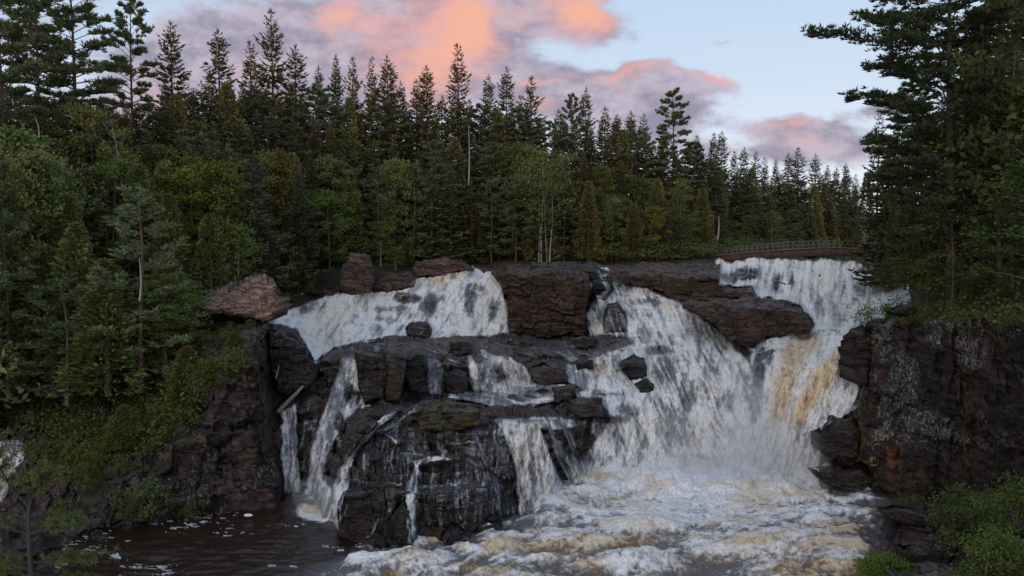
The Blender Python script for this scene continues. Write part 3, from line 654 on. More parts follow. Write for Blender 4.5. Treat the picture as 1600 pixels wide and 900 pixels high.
def bed(px, py):
    """distance of the bedrock surface (without the separate rocks)"""
    d = D0(px, py); X, Y, Z = P(px, py, d)
    W_, hole, br, ST = water_eval(px, py)
    calm = np.clip(W_-hole*1.1, 0, 1)
    amp = (1-.55*calm)*(.45+.55*sstep(400, 440, py))*np.where(py < 700, 1, 1)
    flat = sstep(.2, 1.2, Z+.4)
    dd = rock_disp(X, Y, Z, 1.0, sstep(470, 500, px)*(1-sstep(1280, 1330, px))*(.35+.65*sstep(560, 600, py))+.5*sstep(1350, 1400, px)+.6*(1-sstep(400, 440, px)))
    inn = sstep(440, 480, px)*(1-sstep(1290, 1330, px))
    fall = sstep(556, 575, py)*inn+.7*sstep(540, 525, py)*inn*(px < 940)*0
    far = (1-sstep(505, 530, py))*inn
    st = saw(X, Y, Z, 1.15, 801)*1.45+saw(X, Y, Z, .42, 803)*1.0
    v1, v2, VA, VB, VC, vx, vy, vz = worley((X+(fbm(X, Z/2, Y, 2, seed=821)-.5)*.8)/1.25, Y/3.0, Z/7.0, seed=820)
    dd = dd+sstep(1340, 1370, px)*((VA-.5)*1.1+(VB-.5)*.7*vx)+(1-sstep(400, 440, px))*((VA-.5)*.5)
    stf = saw(X, Y, Z, 1.7, 805)*2.2+saw(X, Y, Z, .6, 807)*1.0
    cl = saw(X, Y, Z, .8, 809)*.55
    step_ = st*fall*sstep(0, .8, Z)+stf*far*.8+cl*(1-inn)*sstep(.5, 2, Z)
    return d-(dd*amp*(.25+.75*flat)+step_*(1-.93*sstep(.3, .7, calm)))*(d/62.0)**.35, (W_, hole, br, ST)

def rock_colour(X, Y, Z, px, py, base=None, moss=0.0, lich=0.0):
    n = fbm(X/3, Y/3, Z/2, 4, seed=101); n2 = fbm(X/1.1, Y/1.1, Z/.6, 4, seed=102)
    if base is None:
        c = np.zeros(X.shape+(3,))
        k = sstep(.42, .62, n)[..., None]
        c[:] = np.array(DK)*(1-k)+np.array(BR)*1.15*k
        pu = (sstep(.5, .7, n2)*sstep(505, 520, py)*(1-sstep(600, 640, py))*(px > 480)*(px < 1300))[..., None]
        c = c*(1-pu*.7)+np.array((.13, .095, .105))*pu*.7
        # reddish crest ledges
        cr = (sstep(.36, .55, n)*(1-sstep(425, 475, py)))[..., None]; c = c*(1-cr*.8)+np.array((.110, .070, .060))*cr*.8
        # the two cliffs
        lf = (1-sstep(430, 450, px))[..., None]; kr = sstep(.5, .66, n2)[..., None]
        c = c*(1-lf)+lf*(np.array((.040, .034, .032))*(1-kr)+np.array((.088, .062, .056))*kr)
        rt = sstep(1325, 1350, px)[..., None]
        st_ = fbm(X/.9, Y/.9, Z/6, 4, seed=103)
        kr = sstep(.48, .62, st_)[..., None]
        c = c*(1-rt)+rt*(np.array((.034, .029, .029))*(1-kr)+np.array((.066, .044, .038))*kr)
        lich_ = np.clip(lf[..., 0]*.75*sstep(.4, .7, n)+rt[..., 0]*1.15*sstep(.40, .52, fbm(X/2.6, Y/3, Z/3.6, 4, seed=104))*(1-sstep(650, 760, py)), 0, 1)
        # orange stain low on the right cliff
        og = (np.exp(-((px-1392)/9)**2-((py-708)/14)**2)*.9+np.exp(-((px-1345)/4)**2-((py-680)/22)**2)*.7)[..., None]
        c = c*(1-og)+np.array((.22, .10, .03))*og
    else:
        c = np.zeros(X.shape+(3,)); c[:] = np.array(base)
        c = c*(.7+.6*n2[..., None]); lich_ = np.full(X.shape, lich)
        c = c*(.55+.9*sstep(.35, .65, fbm(X/2.5, Y/2.5, (Z+.08*X)/.13, 4, .6, seed=106)))[..., None]
    mm = moss
    if base is None:
        mm = .0*X
        for (mx, my, rx, ry, am) in [(600, 590, 18, 22, .8), (695, 648, 30, 9, .6), (548, 712, 10, 10, .9), (560, 700, 14, 10, .5), (690, 680, 8, 6, 1), (716, 685, 10, 8, .9), (1090, 440, 16, 6, .7), (1178, 462, 8, 4, .9), (805, 430, 12, 9, .6), (505, 640, 6, 40, .5), (1356, 520, 10, 10, .5), (340, 520, 60, 30, .7), (140, 720, 120, 40, .7), (250, 650, 60, 50, .6), (1420, 560, 16, 10, .4), (1500, 600, 10, 20, .3), (1420, 500, 90, 8, .8), (1550, 496, 80, 10, .8), (1400, 780, 30, 20, .4)]:
            mm = np.maximum(mm, am*np.exp(-((px-mx)/rx)**2-((py-my)/ry)**2))
    mk = sstep(.46, .56, fbm(X/.6, Y/.6, Z/.5, 4, seed=105)*.6+mm*.42)[..., None]*np.minimum(1, np.asarray(mm)*3)[..., None] if not np.isscalar(mm) else (sstep(.46, .56, fbm(X/.6, Y/.6, Z/.5, 4, seed=105)*.6+mm*.42)*min(1, mm*3))[..., None]
    c = c*(1-mk)+np.array((.050, .055, .014))*mk
    return c, lich_

STEP = 1.5
def zdisp(X, Y, Z):
    f1, f2, A, B, C_, dx, dy, d3 = worley((X+.3*Z)/1.5, (Y+(fbm(X/2, Y/2, Z/2, 2, seed=603)-.5)*2)/2.4, Z*0+.5, seed=601)
    g1, g2, A2, B2, C2, ex, ey, e3 = worley(X/.6, Y/.9, Z*0+.5, seed=602)
    return (A-.5)*.55+(B-.5)*.3*dx+(A2-.5)*.18+(fbm(X/.5, Y/.5, Z, 3, seed=604)-.5)*.2
def bed_obj(name, x0, x1, y0, y1, topline, step=STEP, keep=None):
    px, py = np.meshgrid(np.arange(x0, x1+step, step), np.arange(y0, y1+step, step))
    d, (W_, hole, br, ST) = bed(px, py)
    # sink the bed a little behind the separate rocks
    for i in range(len(ROCKS)):
        rf = rock_front(i, px, py); m = np.isfinite(rf)
        d = np.where(m, np.maximum(d, rf+1.6), d)
    X, Y, Z = P(px, py, d)
    c, li = rock_colour(X, Y, Z, px, py)
    Z = Z+(fbm(px/28, px*0, 3.3, 3, seed=611)-.5)*.9*(1-sstep(415, 450, py))
    Z = Z+zdisp(X, Y, Z)*(1-.85*np.clip(W_-hole, 0, 1))*sstep(-.5, .6, Z)*(.4+.6*sstep(412, 430, py))*(1+.6*np.exp(-((py-540)/22)**2))
    wet = np.clip(.30*sstep(500, 530, py)+W_*.8+hole*.5, 0, 1)*(px > 445)*(px < 1345)
    tl = np.interp(px[0], [p[0] for p in topline], [p[1] for p in topline])+(fbm(px[0]/14, px[0]*0, 2.2, 3, seed=77)-.5)*7
    vm = py > tl[None, :]
    fm = vm[:-1, :-1] & vm[1:, :-1] & vm[:-1, 1:] & vm[1:, 1:]
    o = grid_mesh(name, X, Y, Z, fm, ROCK, {'rc': c, 'lich': li, 'wet': wet})
    tag(o, kind='structure')
    return o
TOP_L = [(-220, 560), (0, 560), (200, 540), (280, 505), (330, 490), (450, 480)]
TOP_M = [(430, 480), (445, 478), (470, 460), (520, 448), (580, 440), (640, 428), (700, 421), (760, 414), (800, 413), (860, 409), (920, 411), (960, 412), (1100, 410), (1200, 412), (1360, 416)]
TOP_R = [(1330, 416), (1380, 455), (1420, 478), (1500, 482), (1820, 478)]
bed_obj('rock_cliff', -220, 436, 480, 960, TOP_L, 1.9)
bed_obj('riverbed', 433, 1346, 404, 1000, TOP_M)
bed_obj('rock_cliff', 1343, 1700, 415, 1010, TOP_R, 1.9)
# rocks
for i, (nm, poly, b, tf, td, colr, moss, li, label, cat) in enumerate(ROCKS):
    xs = [p[0] for p in poly]; ys = [p[1] for p in poly]
    area = (max(xs)-min(xs))*(max(ys)-min(ys)); stp = .8 if area < 9000 else 1.1
    px, py = np.meshgrid(np.arange(min(xs)-4, max(xs)+4, stp), np.arange(min(ys)-4, max(ys)+4, stp))
    d = rock_front(i, px, py); vm = np.isfinite(d)
    d = np.where(vm, d, np.nanmedian(d[vm]))
    X, Y, Z = P(px, py, d)
    s_ = min(1.0, .35+.2*b)*(.5 if nm == 'outcrop' else 1)
    d = d-rock_disp(X, Y, Z)*s_*.8-(saw(X, Y, Z, .55, 811+i)*.8+saw(X, Y, Z, .22, 841+i)*.6)*s_
    X, Y, Z = P(px, py, d)
    c, lch = rock_colour(X, Y, Z, px, py, colr, moss, li)
    Z = Z+zdisp(X, Y, Z)*min(1, .25+.3*b)
    fm = vm[:-1, :-1] & vm[1:, :-1] & vm[:-1, 1:] & vm[1:, 1:]
    inf_ = 446 < xs[0] < 1340 and min(ys) > 480
    wet = np.full(X.shape, .6 if inf_ else (.1 if nm == 'outcrop' else .42))*sstep(.35, .6, fbm(X/.8, Y/.8, Z/.25, 3, seed=107))
    o = grid_mesh(nm, X, Y, Z, fm, ROCK, {'rc': c*(.8 if min(ys) < 480 and not nm == 'outcrop' else 1), 'lich': lch, 'wet': wet}, back=max(1.2, b*1.3))
    tag(o, label, cat)

# ------------------------------------------------------------------ falling water
VEIL = {i: v for i, r_ in enumerate(ROCKS) for k_, v in (('rounded dark knob', .45), ('wet black rock', .35), ('leaning dark slab', .4), ('arched rock', .4), ('low black rock washed', .45), ('square block with a reddish', .35), ('buttress', .6), ('sloping grey', .6), ('humped dark', .6), ('rounded black pillar', .7)) if k_ in r_[8]}
def fall_obj(name, x0, x1, y0, y1, label=None):
    step = 1.25
    px, py = np.meshgrid(np.arange(x0, x1+step, step), np.arange(y0, y1+step, step))
    d, (W_, hole, br, ST) = bed(px, py)
    for i in range(len(ROCKS)):
        rf = rock_front(i, px, py); m = np.isfinite(rf)
        if m.any():
            d = np.where(m, np.minimum(d, rf-.05), d)
            hole = np.where(m, np.maximum(hole, VEIL.get(i, .95)), hole)
    # smooth the carrier surface so that water spans the small steps
    body = np.clip(W_-hole, 0, 1.1)
    k_ = sstep(.45, .8, body)
    ds = _blur(_blur(d, 5, 0), 5, 1)*(1-k_)+_blur(_blur(d, 21, 0), 9, 1)*k_
    a = body*1.0 + (ST-.5)*1.9*np.clip(1.2-body, .14, 1)
    a = np.where(body > .72, np.maximum(a, .80), a)
    X, Y, Z = P(px, py, ds)
    tb = ridged(X/1.5, Y/1.5, Z/2.6, 4, seed=201); tb2 = fbm(X/.45, Y/.45, Z/.9, 4, .6, seed=203)
    off = .06+.60*np.clip(a, 0, 1)*(.3+.7*tb)+.55*(tb2-.5)*np.clip(a, 0, 1)+1.1*(ST-.5)*np.clip(a, 0, 1)*sstep(.2, .8, W_)
    # lost among the stones outside its own bounds
    dw = ds-np.maximum(off, .03)*(d/62)**.4
    dw = np.where(body > .65, np.minimum(dw, d-.07), dw)
    dw = dw-np.maximum(fbm(px/11+py/70, py/30, 9.1, 4, .6, seed=209)-.40, 0)*1.6*sstep(.5, .95, body)
    X, Y, Z = P(px, py, dw)
    Z = Z+((fbm(px/28, px*0, 3.3, 3, seed=611)-.5)*.9+(fbm(px/9, py/6, 3.3, 3, seed=612)-.5)*.5)*(1-sstep(415, 450, py))
    white = np.array((.66, .655, .665)); grey = np.array((.135, .138, .165)); amber = np.array((.36, .205, .085)); cream = np.array((.56, .46, .33))  # grey streaks: thinner water, with a shadowed tone painted into the colour
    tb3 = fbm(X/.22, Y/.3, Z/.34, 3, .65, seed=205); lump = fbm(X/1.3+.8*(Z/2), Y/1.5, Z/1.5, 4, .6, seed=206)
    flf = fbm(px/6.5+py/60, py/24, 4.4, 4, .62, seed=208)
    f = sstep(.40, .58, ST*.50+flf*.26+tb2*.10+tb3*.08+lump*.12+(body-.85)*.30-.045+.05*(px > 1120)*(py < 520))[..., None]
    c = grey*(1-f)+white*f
    for pts in ([(1268, 533, 16), (1240, 555, 24), (1224, 600, 22), (1214, 655, 15)], [(1332, 545, 14), (1296, 578, 20), (1266, 618, 19), (1246, 655, 16)]):
        xw, yw = warp(px, py, 7, 14, 95); dd_, S_, _, _ = pdist(xw, yw, pts, False); ss_ = np.cumsum([0]+[math.hypot(q2[0]-q1[0], q2[1]-q1[1]) for q1, q2 in zip(pts[:-1], pts[1:])])
        br = np.maximum(br*1.0, 1.05*(1-sstep(.3, 1.35, dd_/np.interp(S_, ss_, [q1[2] for q1 in pts])))*(.55+.7*ST))
    foot = np.exp(-((px-1170)/85)**2-((py-705)/48)**2)
    br = br*(1-.75*sstep(640, 690, py)*(px > 1090)); c = c*(1-.75*foot[..., None])+np.array((.64, .61, .58))*.75*foot[..., None]
    b1 = np.clip(br*1.0, 0, 1)[..., None]; b2 = sstep(.36, .56, (tb2*.25+ST*.45+flf*.3))[..., None]
    c = c*(1-b1)+(amber*(1-b2)+cream*b2)*b1
    wn_ = (sstep(.42, .7, fbm(X/4, Y/4, Z/4, 3, seed=207))*.5)[..., None]
    c = c*(1-wn_)+c*np.array((1.0, .95, .86))*wn_
    keep = a > .02
    fm = keep[:-1, :-1] | keep[1:, :-1] | keep[:-1, 1:] | keep[1:, 1:]
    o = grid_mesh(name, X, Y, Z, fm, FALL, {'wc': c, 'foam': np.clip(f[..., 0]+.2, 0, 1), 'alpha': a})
    tag(o, kind='structure')
    return o
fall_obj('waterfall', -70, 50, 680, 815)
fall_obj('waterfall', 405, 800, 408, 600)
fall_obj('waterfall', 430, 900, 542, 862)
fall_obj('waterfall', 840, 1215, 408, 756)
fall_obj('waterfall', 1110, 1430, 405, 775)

# ------------------------------------------------------------------ the pool
def pool():
    step = 1.7
    px, py = np.meshgrid(np.arange(-220, 1700, step), np.concatenate([np.arange(728, 905, step*.75), np.arange(906, 1150, 5)]))
    d = dz(py, 0.0); X, Y, Z = P(px, py, d)
    # how rough: foam zone right of a slanting front, calm dark water at the left
    edge = np.interp(py, [728, 800, 850, 870, 890, 920, 1150], [430, 440, 560, 520, 455, 440, 300])
    wx_, wy_ = warp(px, py, 22, 50, 300)
    rough = sstep(-10, 50, wx_-edge)
    rs = sstep(1330, 1420, wx_)*sstep(760, 800, py); rough = rough*(1-.55*rs)
    # currents fan out from the foot of the main fall
    fxs, fys = X-18.0, Y-60.0
    ang = np.arctan2(fxs+1e-6, -fys); rad = np.hypot(fxs, fys)
    q = (fbm(X/3, Y/3, .3, 4, seed=310)-.5)
    big = ridged(X/4.2+q, Y/2.6+q, .4, 4, .5, seed=311); mid = fbm(X/1.1+q*2, Y/.9, .9, 5, .6, seed=312); sm = ridged(X/.8, Y/.6, .2, 3, seed=313)
    smooth_w = np.exp(-((px-1060)/190)**2-((py-800)/38)**2)
    mounds = 0; lumps = fbm(X/2.2+q*1.5, Y/1.3, 2.2, 4, .6, seed=314)
    for (mx, my, rx, ry, h) in [(1010, 825, 55, 16, 1.1), (640, 880, 70, 14, .7), (900, 850, 60, 14, .6), (1220, 850, 110, 14, .8), (860, 790, 40, 12, .7), (1150, 770, 90, 10, .5), (760, 862, 60, 10, .6), (1000, 880, 60, 14, .9), (1290, 870, 60, 14, .7), (560, 880, 40, 8, .3), (1060, 760, 60, 8, .6)]:
        mounds = mounds + h*np.exp(-((px-mx)/rx)**2-((py-my)/ry)**2)
    zz = rough*((big-.45)*.62+(lumps-.5)*1.0+(mid-.5)*.35+(sm-.4)*.05+mounds*.9)*(1-.55*smooth_w)+(1-rough)*((fbm(X/1.0, Y/.45, 0, 5, .65, seed=320)-.5)*.22+(fbm(X/3.2, Y/1.6, 0, 3, seed=321)-.5)*.16)
    # foam: ropes and lace stretched along the flow
    web = ridged(rad/3.2+q*2.2, ang*7+q*2, .7, 5, .62, seed=330); web2 = ridged(X/1.3+q*3, Y/.8+q*2, .1, 5, .65, seed=331)
    crest = sstep(-.1, .45, zz)
    smooth_w = np.exp(-((px-1060)/190)**2-((py-800)/38)**2)
    fs = fbm(X/.28, Y/.22, .4, 4, .65, seed=336)
    # lace drawn out by the current, which swings from the foot of the fall to the lower left
    th = .55; U_ = X*math.cos(th)+Y*math.sin(th); V_ = -X*math.sin(th)+Y*math.cos(th); wv = (fbm(X/5, Y/4, 1.1, 4, seed=360)-.5)*5
    lace = ridged((U_+wv)/3.4, (V_+wv)/.75, 2.0, 5, .66, seed=361); lace2 = ridged((U_-wv)/1.3, (V_+wv*.6)/.42, 3.0, 4, .66, seed=362)
    f = rough*(-.50+.42*lace+.40*lace2+.22*web2+.36*crest+.62*fs+.30*smooth_w-.22*rs) - (1-rough)*.25
    near0 = np.exp(-np.clip(py-748, 0, 400)/20)*rough
    zz = zz+near0*(1.5*fbm(px/16, py/10, 6.2, 4, .6, seed=371)-.25)
    near = np.exp(-np.clip(py-745, 0, 400)/26)*sstep(880, 930, px)*(1-sstep(1280, 1320, px)); f = f+near*.7
    f = f+.55*np.exp(-((px-488)/38)**2-((py-806)/16)**2)*(.9+web2)
    fl = fbm(X/.5, Y/.16, .2, 4, .65, seed=334)
    f = f+(1-rough)*sstep(.56, .66, fl)*.85*(.2+.8*sstep(.5, .6, fbm(X/3.5, Y/2, 3.3, 3, seed=335)))  # reflected glints on the calm ripples, painted white through the foam amount
    foam = sstep(.36, .74, f)
    brown = sstep(.49, .64, fbm(X/3.0+q*1.5, Y/1.8, 5.5, 4, seed=340)*.7+.3*lumps)*rough
    for (mx, my, rx, ry, am) in [(1010, 828, 50, 16, .8), (650, 876, 45, 9, .8), (930, 850, 60, 12, .5), (900, 880, 50, 16, .7), (1210, 845, 100, 14, .7), (820, 845, 30, 12, .5), (1150, 880, 150, 14, .5), (1230, 752, 50, 10, .6), (560, 865, 30, 5, .5)]:
        brown = np.maximum(brown, am*np.exp(-((wx_-mx)/rx)**2-((wy_-my)/ry)**2))
    brown = brown*(1-.75*smooth_w)
    deep = np.array((.022, .012, .009)); tea = np.array((.15, .085, .038)); white = np.array((.61, .61, .635)); cream = np.array((.50, .37, .22)); greyw = np.array((.085, .08, .09))
    r_ = rough[..., None]; b_ = np.clip(brown, 0, 1)[..., None]; fo = foam[..., None]
    under = deep*(1-r_)+(greyw*(1-b_)+tea*b_)*r_
    top = white*(1-b_*.85)+cream*b_*.85
    c = under*(1-fo)+top*fo
    X = X+rough*(fbm(X/1.2, Y/1.2, 8, 3, seed=350)-.5)*.3
    Z = Z+zz
    o = grid_mesh('pool_water', X, Y, Z, np.ones((px.shape[0]-1, px.shape[1]-1), bool), POOL, {'wc': c, 'foam': foam})
    tag(o, kind='structure')
pool()
# ------------------------------------------------------------------ river above the falls
def river():
    px, dd = np.meshgrid(np.arange(1096, 1480, 2.0), np.geomspace(111.0, 300, 170))
    X = dd*(px-800)/F; Y = dd
    q = fbm(X/2, Y/2, 0, 4, .6, seed=401)
    Z = 13.55+(q-.5)*.5*(1-sstep(112, 135, dd))+(fbm(X/.8, Y/1.5, 0, 3, seed=402)-.5)*.12
    f = sstep(.42, .6, fbm(X/1.2, Y/1.2, 3, 5, .65, seed=403)+.40*(1-sstep(108, 118, dd))-.18*sstep(115, 130, dd))
    fo = f[..., None]; c = np.array((.035, .035, .028))*(1-fo)+np.array((.62, .63, .68))*fo
    o = grid_mesh('river_water', X, Y, Z, np.ones((px.shape[0]-1, px.shape[1]-1), bool), POOL, {'wc': c, 'foam': f})
    tag(o, kind='structure')
river()
# ------------------------------------------------------------------ hillside behind and beside the falls
GX = [-260, 200, 400, 600, 900, 1100, 1200, 1300, 1340, 1400, 1500, 1600, 1820]
GT = {  # (distance, height) along each bearing
 -260: [(46, 1.6), (52, 3.5), (62, 6), (70, 9), (80, 13), (110, 24), (160, 34), (300, 40)],
 200: [(50, 3.0), (56, 5), (62, 7), (75, 11), (95, 17), (130, 26), (200, 33), (300, 36)],
 400: [(54, 7), (58, 8.4), (72, 8.8), (84, 9.2), (90, 11.8), (110, 19), (140, 26), (200, 32), (300, 34)],
 600: [(84, 7), (90, 9.6), (97, 13.0), (103, 14.6), (120, 18), (150, 24), (200, 28), (300, 30)],
 900: [(100, 11), (107, 13.7), (113, 14.4), (130, 18), (160, 22), (220, 25), (300, 27)],
 1100: [(105, 11), (112, 13.9), (125, 15), (150, 18), (200, 21), (300, 24)],
 1200: [(110, 11.0), (131, 11.6), (140, 13.9), (160, 16), (220, 20), (300, 22)],
 1300: [(110, 11.0), (180, 11.8), (186, 13.9), (215, 16), (300, 20)],
 1340: [(110, 11.0), (190, 12.0), (200, 14), (240, 18), (300, 20)],
 1400: [(60, 10.2), (70, 10.8), (105, 11.6), (112, 12.4), (118, 14.0), (150, 17), (240, 20), (300, 21)],
 1500: [(56, 10.6), (62, 11.4), (80, 13.5), (120, 17), (200, 21), (300, 22)],
 1600: [(48, 11.8), (54, 12.6), (70, 14.5), (100, 18), (200, 22), (300, 23)],
 1820: [(36, 12.4), (44, 13.2), (60, 15), (100, 19), (200, 23), (300, 24)],
}
GD = np.arange(36, 301, 1.0)
GTAB = np.array([np.interp(GD, [p[0] for p in GT[k]], [p[1] for p in GT[k]], left=None) for k in GX])
def ground_z(px, d):
    """height of the ground at bearing px and distance d"""
    fx = np.clip(np.interp(px, GX, range(len(GX))), 0, len(GX)-1.001); fd = np.clip(np.asarray(d, float)-36, 0, len(GD)-1.001)
    ix = np.floor(fx).astype(int); iy = np.floor(fd).astype(int); fx = fx-ix; fy = fd-iy
    return (GTAB[ix, iy]*(1-fy)+GTAB[ix, iy+1]*fy)*(1-fx)+(GTAB[ix+1, iy]*(1-fy)+GTAB[ix+1, iy+1]*fy)*fx
def hillside():
    NEAR = [(-260, 52), (0, 58), (200, 62), (300, 70), (400, 76), (450, 83), (520, 87), (600, 92), (900, 104), (1100, 107), (1200, 112), (1340, 112), (1400, 109), (1416, 108), (1424, 68), (1440, 66), (1500, 60), (1600, 52), (1820, 44)]
    pxs = np.arange(-260, 1821, 8.0); near = np.interp(pxs, [p[0] for p in NEAR], [p[1] for p in NEAR])
    t = np.linspace(0, 1, 90)[:, None]
    dd = near[None, :]*(300/near[None, :])**t; px = np.repeat(pxs[None, :], 90, 0)
    X = dd*(px-800)/F; Y = dd
    Z = ground_z(px, dd)+(fbm(X/4, Y/4, 0, 4, seed=501)-.5)*1.2
    o = grid_mesh('hillside', X, Y, Z, np.ones((89, len(pxs)-1), bool), GROUND)
    tag(o, kind='structure')
hillside()

# ------------------------------------------------------------------ tree builders
rng = np.random.default_rng(11)
class Leaves:
    """collects quads (needle sprays, leaves); one mesh"""
    def __init__(s): s.v = []; s.t = []
    def quads(s, p, d, side, L, Wd, tint, tip=.45):
        """arrays: base p, direction d, side vector, length, width -> kite shaped blades"""
        L = np.asarray(L)[:, None]; Wd = np.asarray(Wd)[:, None]
        v = np.stack([p, p+d*L*tip+side*Wd*.5, p+d*L, p+d*L*tip-side*Wd*.5], 1)
        s.v.append(v.reshape(-1, 3)); s.t.append(np.repeat(np.asarray(tint), 4))
    def build(s, name, mat, parent=None):
        V = np.concatenate(s.v); t = np.concatenate(s.t)
        return mesh_np(name, V, np.arange(len(V)), 4, mat, parent, {'tint': ('POINT', t)}, smooth=False)
def unit(v): return v/np.maximum(np.linalg.norm(v, axis=-1, keepdims=True), 1e-6)
def rvec(n, r=rng):
    return unit(r.normal(size=(n, 3)))
class Wood:
    def __init__(s): s.v = []; s.f = []; s.n = 0
    def tube(s, pts, rad, seg=6):
        pts = np.asarray(pts, float); n = len(pts)
        tan = unit(np.gradient(pts, axis=0)); ref = np.array([0, 1.0, 0]) if abs(tan[0][2]) > .5 else np.array([0, 0, 1.0])
        a = unit(np.cross(tan, ref)); b = np.cross(tan, a)
        th = np.linspace(0, 2*math.pi, seg, endpoint=False)
        ring = pts[:, None, :]+np.asarray(rad)[:, None, None]*(np.cos(th)[None, :, None]*a[:, None, :]+np.sin(th)[None, :, None]*b[:, None, :])
        base = s.n; s.v.append(ring.reshape(-1, 3)); s.n += n*seg
        for i in range(n-1):
            for k in range(seg):
                k2 = (k+1) % seg
                s.f.append((base+i*seg+k, base+i*seg+k2, base+(i+1)*seg+k2, base+(i+1)*seg+k))
    def build(s, name, mat, parent=None):
        return mesh_np(name, np.concatenate(s.v), np.array(s.f).ravel(), 4, mat, parent)
def trunk_pts(h, lean=0.0, wob=.12, r=rng, n=10):
    t = np.linspace(0, 1, n); ph = r.uniform(0, 6, 2)
    return np.stack([lean*h*t*t+wob*np.sin(t*5+ph[0])*t, wob*np.cos(t*4+ph[1])*t, h*t], 1)

NEEDLE = leaf_material('spruce_needles', (.060, .060, .029), (.225, .215, .098), transl=.15)
PINEN = leaf_material('pine_needles', (.054, .062, .032), (.200, .215, .100), transl=.2)
CEDAR = leaf_material('cedar_scales', (.070, .070, .027), (.240, .228, .085), transl=.2)
LEAF = leaf_material('green_leaves', (.064, .078, .026), (.230, .250, .086), transl=.35)
BARK = bark_material('grey_brown_bark', (.045, .034, .028), (.10, .078, .064))
PBARK = bark_material('red_brown_bark', (.05, .028, .021), (.12, .068, .05))
WBARK = bark_material('pale_birch_bark', (.20, .18, .16), (.36, .34, .31), (3, 3, 8))
GB2 = bark_material('grey_bark', (.06, .052, .046), (.14, .125, .11))

def spruce(h, Rm, seed, name='spruce_tree', dense=1.0, start=.06, droop=.35, openness=.0, mat=None):
    r = np.random.default_rng(seed)
    root = empty(name)
    tp = trunk_pts(h, 0, .06*r.uniform(.5, 1.5), r)
    Wd = Wood(); Wd.tube(tp, np.linspace(h*.013, .02, 10)); 
    Lv = Leaves(); z = start*h; k = 0
    while z < h*.985:
        t = z/h
        prof = Rm*((1-t)**.62)*(1.0 if t > .18 else .75+.25*t/.18)
        nb = int(r.integers(4, 7)) if t < .93 else 3
        a0 = r.uniform(0, 6.28)
        for j in range(nb):
            if r.random() < openness: continue
            az_ = a0+j*6.283/nb+r.uniform(-.35, .35)
            L = prof*r.uniform(.55, 1.15)*(1+.16*math.sin(z*2.1+seed)+.10*math.sin(z*5.3+seed*2))+.12
            pit = -droop+ (t**1.6)*(droop+.75) + r.uniform(-.08, .08)
            n = max(3, int(L/.22)); s = np.linspace(0, 1, n)
            cx, cy = math.cos(az_), math.sin(az_)
            hor = s*L*math.cos(pit); ver = s*L*math.sin(pit)-.12*L*np.sin(s*3.14)*(1-t)+.20*L*s**3*(1-t*.5)
            pts = np.stack([cx*hor, cy*hor, ver], 1)+np.array([np.interp(z, tp[:, 2], tp[:, 0]), np.interp(z, tp[:, 2], tp[:, 1]), z])
            if L > .8 and j % 2 == 0: Wd.tube(pts[[0, n//2, n-1]], [.012+L*.010, .01+L*.005, .006], 3)
            tan = np.array([cx, cy, 0.0]); per = np.array([-cy, cx, 0.0])
            m = int(10*dense*max(L, .5)/.9)+5
            ss = r.uniform(.10, 1, m)**.8; sgn = np.where(r.random(m) < .5, -1, 1)
            pp = np.stack([np.interp(ss, s, pts[:, q]) for q in range(3)], 1)
            tl = (.24+.36*L*(1-ss*.75))*r.uniform(.7, 1.15, m); tl = np.clip(tl, .22, .95)
            fw = r.uniform(.35, .9, m)
            dd = unit(tan*fw[:, None]+per*sgn[:, None]*(1.1-fw*.6)[:, None]+np.array([0, 0, 1.0])*(r.uniform(-.42, .12, m)+.5*t)[:, None])
            sd = unit(np.cross(dd, np.array([0, 0, 1.0])+r.normal(0, .5, (m, 3))))
            tint = np.clip(r.normal(.35, .2, m)+.15*ss, 0, 1)
            Lv.quads(pp, dd, sd, tl, tl*r.uniform(.30, .48, m), tint)
            # hanging secondary sprays below the branch
            m2 = m//2; i2 = r.integers(0, m, m2)
            d2 = unit(dd[i2]*.6+np.array([0, 0, -1.0])*r.uniform(.3, .9, m2)[:, None]*(1-t))
            Lv.quads(pp[i2]+dd[i2]*.2, d2, unit(np.cross(d2, rvec(m2, r))), tl[i2]*.6, tl[i2]*.22, tint[i2]*.8)
        z += h*(.021 if t < .8 else .017)*r.uniform(.75, 1.3)*(1+openness)
    top = tp[-1]; m = 8
    dd = unit(np.stack([r.normal(0, .25, m), r.normal(0, .25, m), np.ones(m)], 1))
    Lv.quads(np.repeat(top[None]-np.array([[0, 0, .3]]), m, 0), dd, unit(np.cross(dd, rvec(m, r))), np.full(m, .7), np.full(m, .1), np.full(m, .4))
    Wd.build('trunk', BARK, root); Lv.build('crown', mat or NEEDLE, root)
    return root
